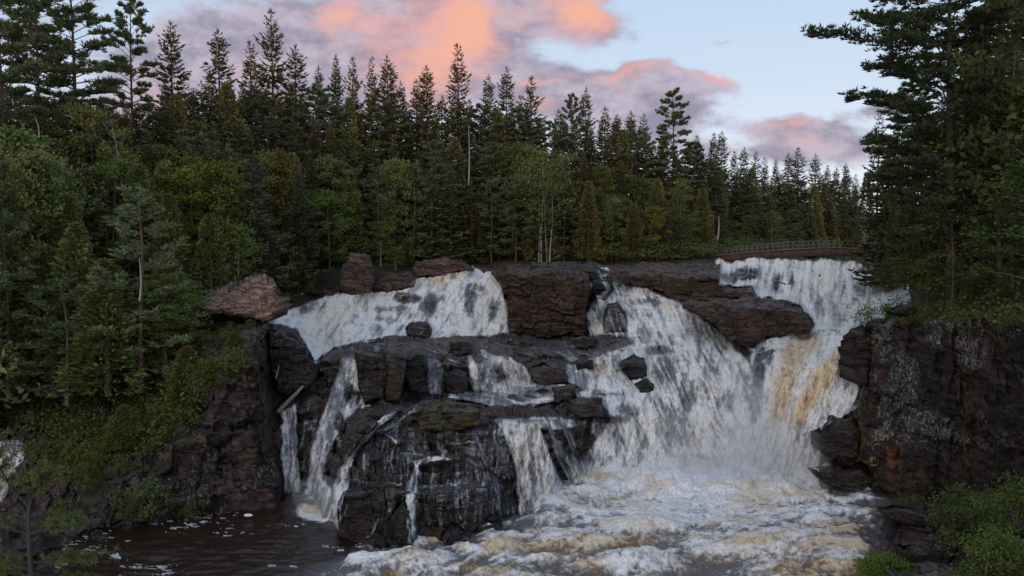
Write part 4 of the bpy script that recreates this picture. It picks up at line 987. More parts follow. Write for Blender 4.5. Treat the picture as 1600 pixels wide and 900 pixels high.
def pine(h, Rm, seed, name='pine_tree', n=42, start=.25, tuft=1.0, flat=.25, lean=0, bl=.42, mat=None, dens=1.0, oneside=0):
    r = np.random.default_rng(seed); root = empty(name)
    tp = trunk_pts(h, lean, .2, r, 14); Wd = Wood(); Wd.tube(tp, np.linspace(h*.014, .04, 14), 8); Lv = Leaves()
    for i in range(n):
        t = start+(1-start)*((i+r.random())/n)**.9
        t = min(t, .985); z = t*h; az_ = i*2.4+r.uniform(-.5, .5)
        env = Rm*(math.sin(min(1, (1-t)*1.9+.08)*1.57)**.8)*(.75 if t < start+.08 else 1)
        L = env*r.uniform(.55, 1.15)
        if oneside: L *= (1+oneside*(-math.cos(az_)))*float(np.interp(t, [0, .45, .62, .75, 1], [.50, .55, .80, .92, .8]))
        pit = flat*(-.35+1.9*t*t)+r.uniform(-.08, .16)
        m = 9; s = np.linspace(0, 1, m); cx, cy = math.cos(az_), math.sin(az_)
        hor = s*L; ver = s*L*math.tan(pit)+.10*L*s**2.2+.05*L*np.sin(s*5+seed)
        pts = np.stack([cx*hor, cy*hor, ver], 1)+np.array([np.interp(z, tp[:, 2], tp[:, 0]), np.interp(z, tp[:, 2], tp[:, 1]), z])
        rb = np.interp(z, tp[:, 2], np.linspace(h*.014, .04, 14))*.38
        Wd.tube(pts, np.linspace(min(rb, .03+L*.012), .012, m), 4)
        per = np.array([-cy, cx, 0.0]); tan = np.array([cx, cy, .1])
        nt = int((4+L*3.4)*dens)
        ss = r.uniform(.22, 1.0, nt)**.75; sg = r.choice([-1, 1], nt)
        off = (1-ss*.72)*L*.34*r.uniform(.15, 1.15, nt)
        pb = np.stack([np.interp(ss, s, pts[:, q]) for q in range(3)], 1)
        pc = pb+per*(sg*off)[:, None]+tan*(off*.7)[:, None]+np.array([0, 0, 1.0])*(off*.12+r.uniform(-.05, .14, nt))[:, None]
        for q in range(0, nt, 3): Wd.tube([pb[q], pc[q]], [.016, .008], 3)
        kq = 11
        for sub in range(2):   # tufts along the twig and at its tip
            cc = pb*(.5*(1-sub)) + pc*(1-.5*(1-sub)) + r.normal(0, .08, (nt, 3))
            C2 = np.repeat(cc, kq, 0); dr = rvec(nt*kq, r); dr[:, 2] = np.abs(dr[:, 2])*.62+.02; 
            dr = unit(dr+np.repeat(unit(pc-pb+1e-4), kq, 0)*.55)
            tint = np.clip(np.repeat(r.normal(.36, .16, nt), kq)+r.normal(0, .1, nt*kq), 0, 1)
            ll = r.uniform(.7, 1.2, nt*kq)*bl*tuft
            Lv.quads(C2, dr, unit(np.cross(dr, rvec(nt*kq, r))), ll, ll*.22, tint)
    Wd.build('trunk', PBARK, root); Lv.build('crown', mat or PINEN, root)
    return root
def cedar(h, Rm, seed, name='cedar_tree', q=3600, mat=None, sz=1.0):
    r = np.random.default_rng(seed); root = empty(name)
    tp = trunk_pts(h, 0, .08, r); Wd = Wood(); Wd.tube(tp, np.linspace(h*.014, .02, 10), 6); Lv = Leaves()
    t = r.uniform(.03, .99, q)**.9; az_ = r.uniform(0, 6.28, q)
    lobe = 1+.22*np.sin(az_*3+t*14+seed)+.18*np.sin(az_*5-t*23)
    rad = Rm*(1-t)**.62*lobe*r.uniform(.45, 1.05, q)**.6
    p = np.stack([np.cos(az_)*rad, np.sin(az_)*rad, t*h-.05*rad], 1)
    d = unit(np.stack([np.cos(az_), np.sin(az_), r.uniform(-.35, 1.1, q)], 1)+r.normal(0, .35, (q, 3)))
    L = r.uniform(.3, .62, q)*sz*(1-.35*t)
    tint = np.clip(.3+.35*(vnoise(p[:, 0]*1.2, p[:, 1]*1.2, p[:, 2]*.9, 3)-.3)+r.normal(0, .12, q), 0, 1)
    Lv.quads(p, d, unit(np.cross(d, rvec(q, r))), L, L*.5, tint)
    for i in range(18):
        tt = r.uniform(.08, .8); a = r.uniform(0, 6.28); L_ = Rm*(1-tt)**.62*.8
        Wd.tube([[0, 0, tt*h], [math.cos(a)*L_, math.sin(a)*L_, tt*h+.2*L_]], [.03, .01], 3)
    Wd.build('trunk', BARK, root); Lv.build('crown', mat or CEDAR, root)
    return root
def broadleaf(h, Rm, seed, name='birch_tree', start=.3, nl=70, per=56, leaf=.26, bark=None, trunks=1, mat=None, clump=.62, lean=0):
    r = np.random.default_rng(seed); root = empty(name); Wd = Wood(); Lv = Leaves()
    for tr in range(trunks):
        hh = h*(1 if tr == 0 else r.uniform(.7, .95)); off = np.array([0, 0, 0]) if tr == 0 else np.array([r.uniform(-.9, .9), r.uniform(-.5, .5), 0])
        tp = trunk_pts(hh, lean+(0 if tr == 0 else r.uniform(-.08, .08)), .22, r, 12)+off
        Wd.tube(tp, np.linspace(max(.05, hh*.010), .015, 12), 6)
        for i in range(nl//trunks):
            t = start+(1-start)*r.random()**.85; z = t*hh
            o = np.array([np.interp(z, tp[:, 2], tp[:, 0]), np.interp(z, tp[:, 2], tp[:, 1]), z])
            tt = (t-start)/(1-start)
            Rr = Rm*(math.sin(math.pi*min(1, .18+.80*tt))**.7)*r.uniform(.35, 1.1)
            a = r.uniform(0, 6.28); up = r.uniform(.15, .75)
            tip = o+np.array([math.cos(a)*Rr, math.sin(a)*Rr, Rr*up])
            if i % 2 == 0: Wd.tube([o, o*.45+tip*.55+np.array([0, 0, .08*Rr]), tip], [.012+.012*Rr, .012, .005], 3)
            k = int(per*r.uniform(.6, 1.3)); cs = clump*r.uniform(.55, 1.35)
            pp = tip+r.normal(0, 1, (k, 3))*np.array([cs, cs, cs*.55])*.62
            d = rvec(k, r); d[:, 2] -= .25; d = unit(d)
            sd = unit(np.cross(d, np.array([0, 0, 1.0])+r.normal(0, .8, (k, 3))))
            tint = np.clip(r.normal(.38, .1)+r.normal(0, .14, k)+.12*(pp[:, 2]-tip[2]), 0, 1)
            L = r.uniform(.7, 1.25, k)*leaf
            Lv.quads(pp, d, sd, L, L*.62, tint, .5)
    Wd.build('trunk', bark or BARK, root); Lv.build('crown' if h > 4 else 'foliage', mat or LEAF, root)
    return root
PROTO = {}
PROTO['spruce'] = [(spruce(20, 3.7, 1), 20), (spruce(20, 4.1, 2, droop=.45), 20), (spruce(20, 3.3, 3, dense=1.1), 20), (spruce(20, 3.8, 4, openness=.15), 20), (spruce(20, 3.5, 5, droop=.25, openness=.08), 20), (spruce(20, 4.5, 8, openness=.22, droop=.5), 20), (spruce(20, 3.0, 9, dense=.8, openness=.25), 20)]
PROTO['fir'] = [(spruce(20, 2.6, 6, 'fir_tree', dense=1.9, droop=.1), 20), (spruce(20, 3.0, 7, 'fir_tree', dense=1.9, droop=.2), 20)]
PROTO['pine'] = [(pine(22, 4.8, 11, n=62, dens=1.5), 22), (pine(22, 4.2, 12, n=70, start=.2, dens=1.5), 22), (pine(22, 5.2, 13, n=64, start=.25, dens=1.5), 22)]
PROTO['youngpine'] = [(pine(12, 3.4, 14, n=36, start=.10, flat=.5, bl=.36), 12), (pine(12, 3.0, 15, n=34, start=.12, flat=.5, bl=.36), 12)]
PROTO['cedar'] = [(cedar(12, 2.2, 21), 12), (cedar(12, 1.9, 22), 12), (cedar(12, 2.6, 23, q=4200), 12)]
PROTO['birch'] = [(broadleaf(13, 2.9, 31, start=.10, nl=90, bark=GB2), 13), (broadleaf(13, 2.5, 32, start=.12, nl=90, bark=WBARK), 13), (broadleaf(12, 3.2, 33, 'maple_tree', start=.2), 12), (broadleaf(12, 2.8, 34, 'maple_tree', start=.15), 12)]
PROTO['shrub'] = [(broadleaf(2.6, 1.5, 41, 'shrub', start=.05, nl=26, per=40, leaf=.20, trunks=3, clump=.5), 2.6), (broadleaf(2.4, 1.7, 42, 'shrub', start=.05, nl=24, per=44, leaf=.19, trunks=3, clump=.55), 2.4)]
USED = set()
def copy_tree(o, parent=None):
    c = o.copy(); C.objects.link(c)
    for k in list(c.keys()):
        if k in ('label', 'group', 'category'): del c[k]
    if parent is not None: c.parent = parent
    for ch in [x for x in CH.get(o.name, [])]:
        copy_tree(ch, c)
    return c
CH = {}
for k, lst in PROTO.items():
    for o, _ in lst: CH[o.name] = [x for x in C.objects if x.parent == o]
TREES = []
def plant(kind, var, px, d, h, label, group=None, colour=(1, 1, 1), wide=1.0, cat='tree', rz=None, z=None, tilt=0.0):
    lst = PROTO[kind]; o, ph = lst[var % len(lst)]
    if o.name not in USED: USED.add(o.name); c = o; kids = CH[o.name]
    else:
        c = copy_tree(o); kids = None
    x = d*(px-800)/F; zz = float(ground_z(px, d))-.15 if z is None else z
    c.location = (x, d, zz); s = h/ph; c.scale = (s*wide, s*wide, s)
    c.rotation_euler = (0, tilt, random.uniform(0, 6.28) if rz is None else rz)
    tag(c, label, cat, group)
    TREES.append((c, colour)); return c
# ------------------------------------------------------------------ the forest
rnd = random.Random(5)
def zt(py, d): return float(P(np.array(800.), np.array(float(py)), d)[2])
SKD = lambda px: float(np.interp(px, [-100, 0, 200, 430, 700, 900, 1050, 1110, 1150, 1250, 1340], [70, 76, 92, 112, 120, 125, 130, 140, 152, 175, 215]))
ORD = ['first', 'second', 'third', 'fourth', 'fifth', 'sixth', 'seventh', 'eighth', 'ninth', 'tenth', 'eleventh', 'twelfth', 'thirteenth', 'fourteenth', 'fifteenth', 'sixteenth', 'seventeenth', 'eighteenth', 'nineteenth', 'twentieth']
ORD = ORD+['twenty-'+q for q in ORD[:9]]+['thirtieth']+['thirty-'+q for q in ORD[:9]]
SKY = [  # px, top row, kind, variant, wide, label, colour
 (12, -70, 'pine', 0, 1.0, 'tall pine cut by the left edge of the photo, leftmost on the skyline', 0),
 (66, -40, 'pine', 2, .95, 'tall pine with dark layered boughs, second from the left edge', 0),
 (122, -55, 'pine', 1, 1.15, 'widest big pine at upper left with long boughs reaching over the sky', 0),
 (213, -6, 'pine', 1, .72, 'narrow tall conifer with uneven shelves right of the big left pines', 0),
 (274, 34, 'spruce', 1, .95, 'open spruce on the skyline, first spire right of the big left pines', 1),
 (347, 47, 'spruce', 0, 1.05, 'broad based spruce standing apart against the mauve cloud', 1),
 (396, 66, 'spruce', 4, .95, 'shorter spruce just left of the tallest skyline spruce', 1),
 (430, 15, 'spruce', 3, 1.0, 'tallest of the skyline spruces with an open ragged crown', 1),
 (466, 71, 'spruce', 1, 1.0, 'dense spruce with a dark rounded tip just right of the tallest spruce', 1),
 (501, 104, 'spruce', 0, .6, 'small thin spruce tip between the dense spruce and the needle narrow fir', 1),
 (528, 86, 'fir', 0, .8, 'needle narrow dark fir with a very sharp tip on the left skyline', 3),
 (553, 90, 'spruce', 3, .72, 'slim spruce with a knobbly top, first right of the needle narrow fir', 1),
 (584, 89, 'spruce', 4, .62, 'slim spruce second to the right of the needle narrow fir', 1),
 (608, 88, 'spruce', 1, .95, 'full spruce third to the right of the needle narrow fir', 1),
 (628, 128, 'spruce', 0, .75, 'lower spruce tucked against the right side of the full one', 1),
 (668, 104, 'spruce', 0, 1.0, 'solitary broad spruce between two gaps in the middle skyline', 1),
 (652, 125, 'spruce', 2, .8, 'short spruce on the left shoulder of the solitary broad spruce', 1),
 (716, 70, 'spruce', 4, .95, 'tall open spruce rising alone above a round green pine in the middle', 1),
 (763, 118, 'spruce', 0, .8, 'left one of the pair of spruces right of the tall open middle one', 1),
 (791, 105, 'spruce', 1, .85, 'right and taller one of the pair of spruces in the middle skyline', 1),
 (829, 120, 'spruce', 3, .9, 'thin see-through spruce with drooping boughs, last before the dip of the skyline', 1),
 (812, 150, 'spruce', 2, .7, 'small spruce between the middle pair and the see-through one', 1),
 (893, 148, 'pine', 0, .5, 'bluish feathery pine top above the square block rock', 2),
 (914, 137, 'spruce', 1, .7, 'pointed spruce touching the bluish feathery pine top', 2),
 (872, 172, 'spruce', 2, .9, 'low dark spruce left of the bluish feathery pine top', 2),
 (944, 168, 'spruce', 2, .9, 'dense dark spruce midway between the feathery pine and the open pine', 2),
 (962, 180, 'fir', 1, .9, 'blunt fir right of the dense dark spruce above the central chute', 2),
 (984, 174, 'spruce', 0, .8, 'dark spruce directly above the top of the central chute', 2),
 (1004, 178, 'spruce', 4, .8, 'dark slender spruce next left of the big open pine', 2),
 (1050, 142, 'pine', 1, .78, 'big open pine with upswept boughs standing out right of centre', 4),
 (1088, 212, 'spruce', 3, .8, 'sparse spruce leaning on the right side of the open pine', 2),
 (1113, 208, 'spruce', 2, .85, 'left one of the twin spruces above the left end of the footbridge', 2),
 (1125, 205, 'spruce', 0, .8, 'right one of the twin spruces above the left end of the footbridge', 2),
 (1145, 236, 'spruce', 2, .8, 'small spruce first right of the twin spruces', 2),
 (1160, 231, 'spruce', 1, .85, 'small spruce second right of the twin spruces', 2),
 (1178, 237, 'spruce', 3, .8, 'small spruce third right of the twin spruces', 2),
 (1192, 246, 'spruce', 4, .8, 'small spruce fourth right of the twin spruces', 2),
 (1210, 250, 'fir', 0, .9, 'small blunt fir fifth right of the twin spruces', 2),
 (1229, 240, 'spruce', 0, .9, 'distant spruce left of the tallest distant spruce beyond the bridge', 2),
 (1245, 231, 'spruce', 3, .95, 'tallest of the distant spruces beyond the footbridge', 2),
 (1271, 241, 'spruce', 1, .9, 'distant wide spruce right of the tallest one beyond the footbridge', 2),
 (1290, 258, 'spruce', 2, .8, 'distant low spruce beyond the right half of the footbridge', 2),
 (1304, 262, 'spruce', 0, .8, 'distant spruce above where the bridge rail ends', 2),
 (1319, 256, 'fir', 1, 1.0, 'distant full rounded fir near the right end of the bridge', 2),
 (1334, 272, 'spruce', 3, .7, 'farthest spruce in the gap before the right hand trees', 2),
]
COLS_ = [(1.1, 1.1, .95), (1.25, 1.0, .88), (1.1, 1.0, .88), (.9, 1.05, .85), (1.1, 1.0, .8)]
for (px, top, kind, var, wide, label, ci) in SKY:
    d = SKD(px)+rnd.uniform(-2, 2); g = float(ground_z(px, d)); h = zt(top, d)-g
    plant(kind, var, px, d, h, label, 'trees on the skyline', COLS_[ci], wide*min(1.12, 24/h), rz=None)
def S(px): return float(np.interp(px, [-100, 0, 200, 320, 430, 600, 760, 860, 960, 1050, 1150, 1250, 1340], [120, 150, 165, 140, 140, 155, 175, 190, 200, 225, 262, 280, 292]))
def zone(px):
    if px < 300: return 'on the left bank'
    if px < 640: return 'behind the left falls'
    if px < 960: return 'behind the square rock'
    if px < 1140: return 'behind the crest ledges'
    return 'beyond the footbridge'
NAMES = {'spruce': 'dark green spruce', 'fir': 'dense narrow fir', 'pine': 'soft needled pine', 'youngpine': 'young bushy pine', 'cedar': 'yellowish green cedar', 'birch': 'light green leafy tree'}
def mid(px, top, kind, var, dd, wide=1.0, layer='just under the skyline'):
    d = SKD(px)+dd; g = float(ground_z(px, d)); h = max(4.0, zt(top, d)-g)
    base = {'spruce': 20, 'fir': 20, 'pine': 22, 'youngpine': 12, 'cedar': 12, 'birch': 12.5}[kind]
    wd = wide*min(1.35, max(.7, (base/h)**.45))
    v = rnd.uniform(.85, 1.35); warm = rnd.uniform(-.12, .26)
    col = (v*(1+warm), v*(1+warm*.25), v*(1-warm*.6))
    if kind == 'birch' and rnd.random() < .25: col = (1.5, 1.2, .7)
    plant(kind, var, px, d, h, f'{NAMES[kind]} {layer} {zone(px)}', f'{NAMES[kind]}s {layer} {zone(px)}', col, wd)
for (dd, sp, off, spread, kinds, layer) in [
  (6, 24, -22, 30, ['spruce', 'spruce', 'fir'], 'at the back of the wood'),
  (-4, 22, -14, 30, ['spruce', 'spruce', 'cedar', 'fir', 'pine'], 'just under the skyline'),
  (-10, 31, 40, 35, ['spruce', 'pine', 'cedar', 'birch', 'fir', 'spruce'], 'in the upper wood'),
  (-16, 34, 85, 30, ['cedar', 'spruce', 'youngpine', 'birch', 'cedar'], 'in the middle wood')]:
    px = -80+rnd.uniform(0, 15)
    while px < 1345:
        k = rnd.choice(kinds); y = S(px)+off*(1 if px < 1120 else .5)+rnd.uniform(0, spread)
        ddd = dd if px < 1130 else dd*.4
        if px > 440 or dd > -11: mid(px, y, k, rnd.randint(0, 6), ddd, layer=layer)
        elif px <= 440: mid(px, y, k, rnd.randint(0, 6), dd, layer=layer)
        px += sp*rnd.uniform(.75, 1.25)*(1 if px < 1150 else .72)
# front of the wood along the river: lower, mixed, lighter
def front(px, top, d, kind, var, wide=1.0, colour=None, label=None, group=None, z=None, tilt=0):
    g = float(ground_z(px, d)) if z is None else z; h = max(1.5, zt(top, d)-g)
    base = {'spruce': 20, 'fir': 20, 'pine': 22, 'youngpine': 12, 'cedar': 12, 'birch': 12.5, 'shrub': 2.5}[kind]
    wd = wide*min(2.2, max(.7, (base/h)**.5)) if kind != 'shrub' else wide
    if colour is None:
        v = rnd.uniform(.8, 1.15); wm = rnd.uniform(-.1, .22); colour = (v*(1+wm), v*(1+wm*.3), v*(1-wm*.6))
    plant(kind, var, px, d, h, label, group, colour, wd, z=z, tilt=tilt)
FR = [(470, 100), (560, 102), (640, 105), (700, 108), (800, 110), (960, 113), (1050, 115), (1110, 122), (1150, 139), (1200, 148), (1250, 170), (1300, 189), (1340, 203)]
px = 455
while px < 1345:
    d = float(np.interp(px, [p[0] for p in FR], [p[1] for p in FR]))+rnd.uniform(0, 3)
    k = rnd.choice(['cedar', 'cedar', 'birch', 'spruce', 'youngpine', 'birch'])
    y = rnd.uniform(290, 345) if px < 1130 else rnd.uniform(318, 350)
    if 800 < px < 900: y += 40
    front(px, y, d, k, rnd.randint(0, 6), label=f'{NAMES[k]} at the front edge {zone(px)}', group=f'{NAMES[k]}s at the front edge {zone(px)}')
    px += (26 if px < 1130 else 15)*rnd.uniform(.8, 1.25)
px = 455
while px < 1345:
    d = float(np.interp(px, [p[0] for p in FR], [p[1] for p in FR]))-rnd.uniform(.5, 2.2)
    front(px, rnd.uniform(372, 392), d, 'shrub', rnd.randint(0, 1), 2.0, label=f'low leafy bush along the wood edge {zone(px)}', group=f'bushes along the edge {zone(px)}')
    px += (22 if px < 1130 else 14)*rnd.uniform(.7, 1.3)
# left bank: trees standing nearer, down to the mossy cliff
LB = [(-60, 90, 70, 'pine', 0, .9, (.9, 1.0, .9), 'pine half outside the left edge with long drooping blue green boughs'),
 (22, 205, 66, 'birch', 0, 1.25, (.95, 1.15, .95), 'pale green leafy tree at the left edge under the tall pines'),
 (60, 250, 64, 'birch', 1, 1.1, (.8, 1.0, .8), 'second pale green leafy tree beside the left edge'),
 (8, 330, 58, 'youngpine', 0, 1.1, (.9, 1.05, .95), 'young pine with blue green boughs entering at the left edge'),
 (110, 300, 64, 'cedar', 0, 1.0, (.9, .95, .8), 'cedar between the left edge and the branching pine'),
 (150, 170, 78, 'birch', 2, 1.0, (1.15, .95, .75), 'brownish thinning tree with a bare pale trunk at upper left'),
 (300, 245, 80, 'birch', 3, 1.45, (1.15, 1.05, .45), 'broad yellow green maple glowing in the left part of the wood'),
 (345, 255, 79, 'birch', 2, 1.2, (1.0, .95, .42), 'second yellow green maple right of the broad one'),
 (265, 300, 73, 'cedar', 1, 1.1, (.8, .95, .8), 'dark cedar under the left side of the yellow green maple'),
 (180, 250, 72, 'birch', 2, 1.1, (.95, 1.05, .7), 'green leafy tree left of the yellow green maple'),
 (398, 236, 84, 'spruce', 1, 1.15, (.85, 1.0, 1.35), 'blue grey spruce with drooping boughs above the pink outcrop'),
 (470, 262, 92, 'spruce', 0, 1.0, (.8, .95, 1.2), 'smaller bluish spruce right of the blue grey one'),
 (440, 230, 96, 'cedar', 2, 1.0, (1.2, 1.0, .7), 'rusty green cedar between the two bluish spruces'),
 (515, 300, 96, 'birch', 0, 1.25, (1.1, 1.35, .9), 'bright green birch leaning over the upright reddish rock'),
 (330, 330, 74, 'cedar', 0, 1.1, (.85, .95, .75), 'cedar above the pale pink outcrop'),
 (372, 350, 76, 'birch', 1, 1.0, (.9, 1.0, .7), 'leafy tree right behind the pink outcrop'),
 (430, 360, 86, 'birch', 3, 1.0, (.95, 1.0, .65), 'leafy tree between the pink outcrop and the upper left falls'),
 (465, 385, 90, 'cedar', 2, 1.0, (.9, 1.0, .7), 'bushy cedar at the left shoulder of the upper left falls'),
 (218, 312, 58, 'youngpine', 1, 1.25, (1.15, 1.25, 1.15), 'branching young white pine with wide flat boughs on the left bank'),
 (120, 345, 60, 'cedar', 1, 1.3, (.85, 1.0, .85), 'wide cedar left of the branching white pine'),
 (70, 380, 60, 'cedar', 2, 1.3, (.8, .95, .75), 'wide dark cedar near the left edge at mid height'),
 (165, 400, 58, 'cedar', 0, 1.4, (.85, 1.05, .8), 'low cedar in front of the branching white pine on its left'),
 (262, 395, 62, 'cedar', 1, 1.3, (.9, 1.0, .75), 'low cedar right of the branching white pine'),
 (100, 440, 57, 'youngpine', 0, 1.3, (.8, .95, .8), 'dark low pine above the pointed pink boulder'),
 (255, 440, 60, 'birch', 2, 1.4, (.85, 1.0, .75), 'low leafy tree in the middle of the left bank'),
 (285, 425, 67, 'birch', 3, .8, (.85, .95, .7), 'small leafy tree left of the pink outcrop'),
 (20, 430, 60, 'cedar', 0, 1.4, (.8, .85, .65), 'low cedar beside the left edge below the young pine'),
 (355, 280, 84, 'cedar', 1, 1.0, (.8, .8, .6), 'dark cedar right below the second yellow green maple'),
 (545, 270, 102, 'spruce', 2, 1.0, (.8, .9, .8), 'dark spruce just behind the bright green birch'),
]
for (px, top, d, kind, var, wide, col, label) in LB:
    front(px, top, d, kind, var, wide, col, label, 'trees on the left bank')
for k in range(34):
    px = rnd.uniform(-70, 330); d = rnd.uniform(57.5, 66) if px > 60 else rnd.uniform(60, 68)
    if 15 < px < 125: d = max(d, 69)
    if px > 280: px -= 70
    g = float(ground_z(px, d)); hh = rnd.uniform(2.6, 5.5); kd = rnd.choice(['cedar', 'cedar', 'birch', 'youngpine', 'birch'])
    v = rnd.uniform(.75, 1.15); col = (v*rnd.uniform(.9, 1.15), v, v*.7)
    pr = PROTO[kd][k % len(PROTO[kd])][1]
    plant(kd, k, px, d, hh, f'low {NAMES[kd]} in the thicket on the left bank', f'low {NAMES[kd]}s in the thicket', col, min(2.0, (pr/hh)**.55))
for k in range(46):
    px = rnd.uniform(40, 415); lo_ = float(np.interp(px, [0, 60, 150, 200, 280, 330, 400, 425], [655, 665, 700, 705, 672, 600, 545, 520])); py = rnd.uniform(475+max(0, (300-px)*.12), lo_)
    if 305 < px < 437 and 425 < py < 512: continue
    if 50 < px < 115 and 560 < py < 650: continue
    dd_ = float(bil(TABX, np.array([px]), np.array([py]))[0]); x_, y_, z_ = P(np.array(px), np.array(py), dd_)
    kd = rnd.choice(['cedar', 'birch', 'birch', 'youngpine', 'cedar']); hh = rnd.uniform(1.6, 4.2)
    if px > 275: hh = min(hh, max(.9, (float(zt(512, dd_))-float(z_))))
    if 15 < px < 130: hh = min(hh, 1.5)
    pr = PROTO[kd][k % len(PROTO[kd])][1]
    v = rnd.uniform(.5, .95); col = (v*rnd.uniform(.9, 1.2), v, v*.65)
    plant(kd, k, px, dd_, hh, f'small {dict(cedar="cedar", birch="leafy sapling", youngpine="pine sapling")[kd]} rooted on the steep left bank above the dark cliff', 'small bushy growth on the left bank', col, min(2.2, (pr/hh)**.6), z=float(z_)-.3)
# birch clump with pale trunks on the crest, and others along the falls
cl_root = broadleaf(9.6, 2.4, 77, 'aspen_clump', start=.38, nl=64, per=52, leaf=.26, bark=WBARK, trunks=4, clump=.7)
CH[cl_root.name] = [x for x in C.objects if x.parent == cl_root]
cl_root.location = (106.5*(846-800)/F, 106.5, 13.35); h_ = zt(236, 106.5)-13.35; cl_root.scale = (h_/9.6*1.0,)*3
tag(cl_root, 'light green tree with several pale slender trunks standing on the crest above the square block', 'tree'); TREES.append((cl_root, (1.0, 1.05, .9)))
# small growth at the back of the falls
for (px, top, d, col, label) in [(595, 345, 99, (1.1, 1.2, .9), 'small green tree right of the upright reddish rock'), (636, 368, 101, (1.0, 1.2, .7), 'little conical tree above the low reddish brown rock'), (618, 385, 98, (1.0, 1.15, .7), 'little bush between the two small trees above the left falls')]:
    front(px, top, d, 'birch' if px != 636 else 'cedar', 1, 1.0, col, label)
# ------------------------------------------------------------------ right bank
RB = [(1368, 172, 108, 'spruce', 4, .85, (.75, .85, .8), 'layered dark spruce at the left flank of the right hand trees'),
 (1488, 318, 57.5, 'birch', 3, 1.0, (.75, .85, .55), 'leafy tree hiding the foot of the large pine on the cliff rim'),
 (1392, 215, 96, 'spruce', 1, 1.2, (.8, .85, .7), 'dark spruce right of the layered one on the right bank'),
 (1352, 268, 160, 'cedar', 1, .9, (.75, .8, .7), 'dark rounded tree at the right end of the footbridge'),
 (1394, 300, 112, 'cedar', 2, 1.3, (.75, .8, .7), 'dark tree above the mist at the right bank'),
 (1400, 335, 100, 'birch', 2, 1.1, (.65, .75, .6), 'dark leafy tree hanging over the far right falls'),
 (1400, 350, 112, 'birch', 3, 1.0, (.65, .75, .65), 'greyish leafy bush tree beside the reddish bank rock'),
 (1425, 130, 88, 'pine', 0, 1.1, (.7, .8, .7), 'shaded pine behind the large leaning pine'),
 (1440, 285, 78, 'birch', 2, 1.2, (.75, .85, .6), 'leafy tree in front of the shaded pine'),
 (1450, 350, 68, 'birch', 3, 1.3, (.85, .95, .6), 'leafy tree with yellowish tips over the rim of the right cliff'),
 (1425, 395, 70, 'birch', 2, 1.1, (.95, 1.1, .55), 'small yellow green leafy tree on the rim beside the far right falls'),
 (1500, 240, 70, 'cedar', 2, 1.6, (.6, .7, .55), 'dark wide evergreen under the large leaning pine'),
 (1540, 80, 66, 'pine', 2, .9, (.6, .7, .6), 'dark pine right of the large leaning pine'),
 (1580, -30, 60, 'birch', 0, 1.4, (.6, .65, .45), 'tall dark leafy tree along the right edge'),
 (1625, -60, 52, 'birch', 3, 1.4, (.6, .65, .5), 'tall dark leafy tree half outside the right edge'),
 (1560, 170, 58, 'birch', 2, 1.4, (.85, .75, .4), 'leafy tree with rusty leaves at the right edge'),
 (1500, 330, 60, 'birch', 3, 1.3, (.65, .75, .5), 'dark leafy tree above the middle of the right cliff'),
 (1560, 340, 53, 'birch', 2, 1.3, (.6, .7, .5), 'dark leafy tree above the right end of the cliff'),
 (1610, 250, 48, 'birch', 1, 1.4, (.6, .7, .5), 'dark leafy tree at the right edge above the cliff'),
 (1475, 400, 62, 'birch', 1, 1.1, (.7, .8, .5), 'low dark leafy tree at the middle of the cliff rim'),
 (1535, 410, 54, 'cedar', 1, 1.4, (.75, .95, .6), 'low bushy hemlock on the cliff rim'),
 (1590, 400, 49, 'cedar', 0, 1.4, (.65, .8, .5), 'low bushy hemlock at the right end of the cliff rim'),
 (1465, 150, 82, 'spruce', 2, 1.3, (.6, .7, .6), 'dark spruce directly behind the trunk of the large leaning pine'),
 (1520, 20, 78, 'spruce', 0, 1.3, (.55, .65, .55), 'tall dark spruce behind the right hand pines'),
 (1600, -40, 75, 'spruce', 1, 1.3, (.5, .6, .5), 'tall dark spruce farthest right behind the edge trees'),
 (1555, -90, 88, 'spruce', 1, 1.4, (.5, .6, .5), 'tall shaded spruce filling the upper right corner'),
 (1640, 120, 60, 'cedar', 1, 1.6, (.5, .6, .45), 'dark evergreen cut by the right edge'),
 (1420, 215, 92, 'cedar', 0, 1.3, (.6, .7, .6), 'dark evergreen between the layered spruce and the large pine'),
 (1415, 300, 86, 'cedar', 1, 1.3, (.65, .75, .55), 'dark evergreen low behind the rim trees of the right bank'),
]
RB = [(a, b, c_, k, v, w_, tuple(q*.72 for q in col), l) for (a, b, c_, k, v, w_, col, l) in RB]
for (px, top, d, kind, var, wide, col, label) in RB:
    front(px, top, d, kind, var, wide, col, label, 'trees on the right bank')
# the large leaning pine at the right
hero = pine(24, 6.8, 61, n=112, start=.16, bl=.36, dens=2.8, flat=.12, lean=-.035, oneside=.35)
hero.location = (60*(1487-800)/F, 60, float(ground_z(1487, 60))-.2); hs = (zt(-130, 60)-hero.location.z)/24
hero.scale = (hs, hs, hs); hero.rotation_euler = (0, 0, 0.0)
CH[hero.name] = [x for x in C.objects if x.parent == hero]
tag(hero, 'large pine with a reddish bare trunk and long boughs reaching left over the sky', 'tree', 'trees on the right bank'); TREES.append((hero, (.42, .50, .42)))

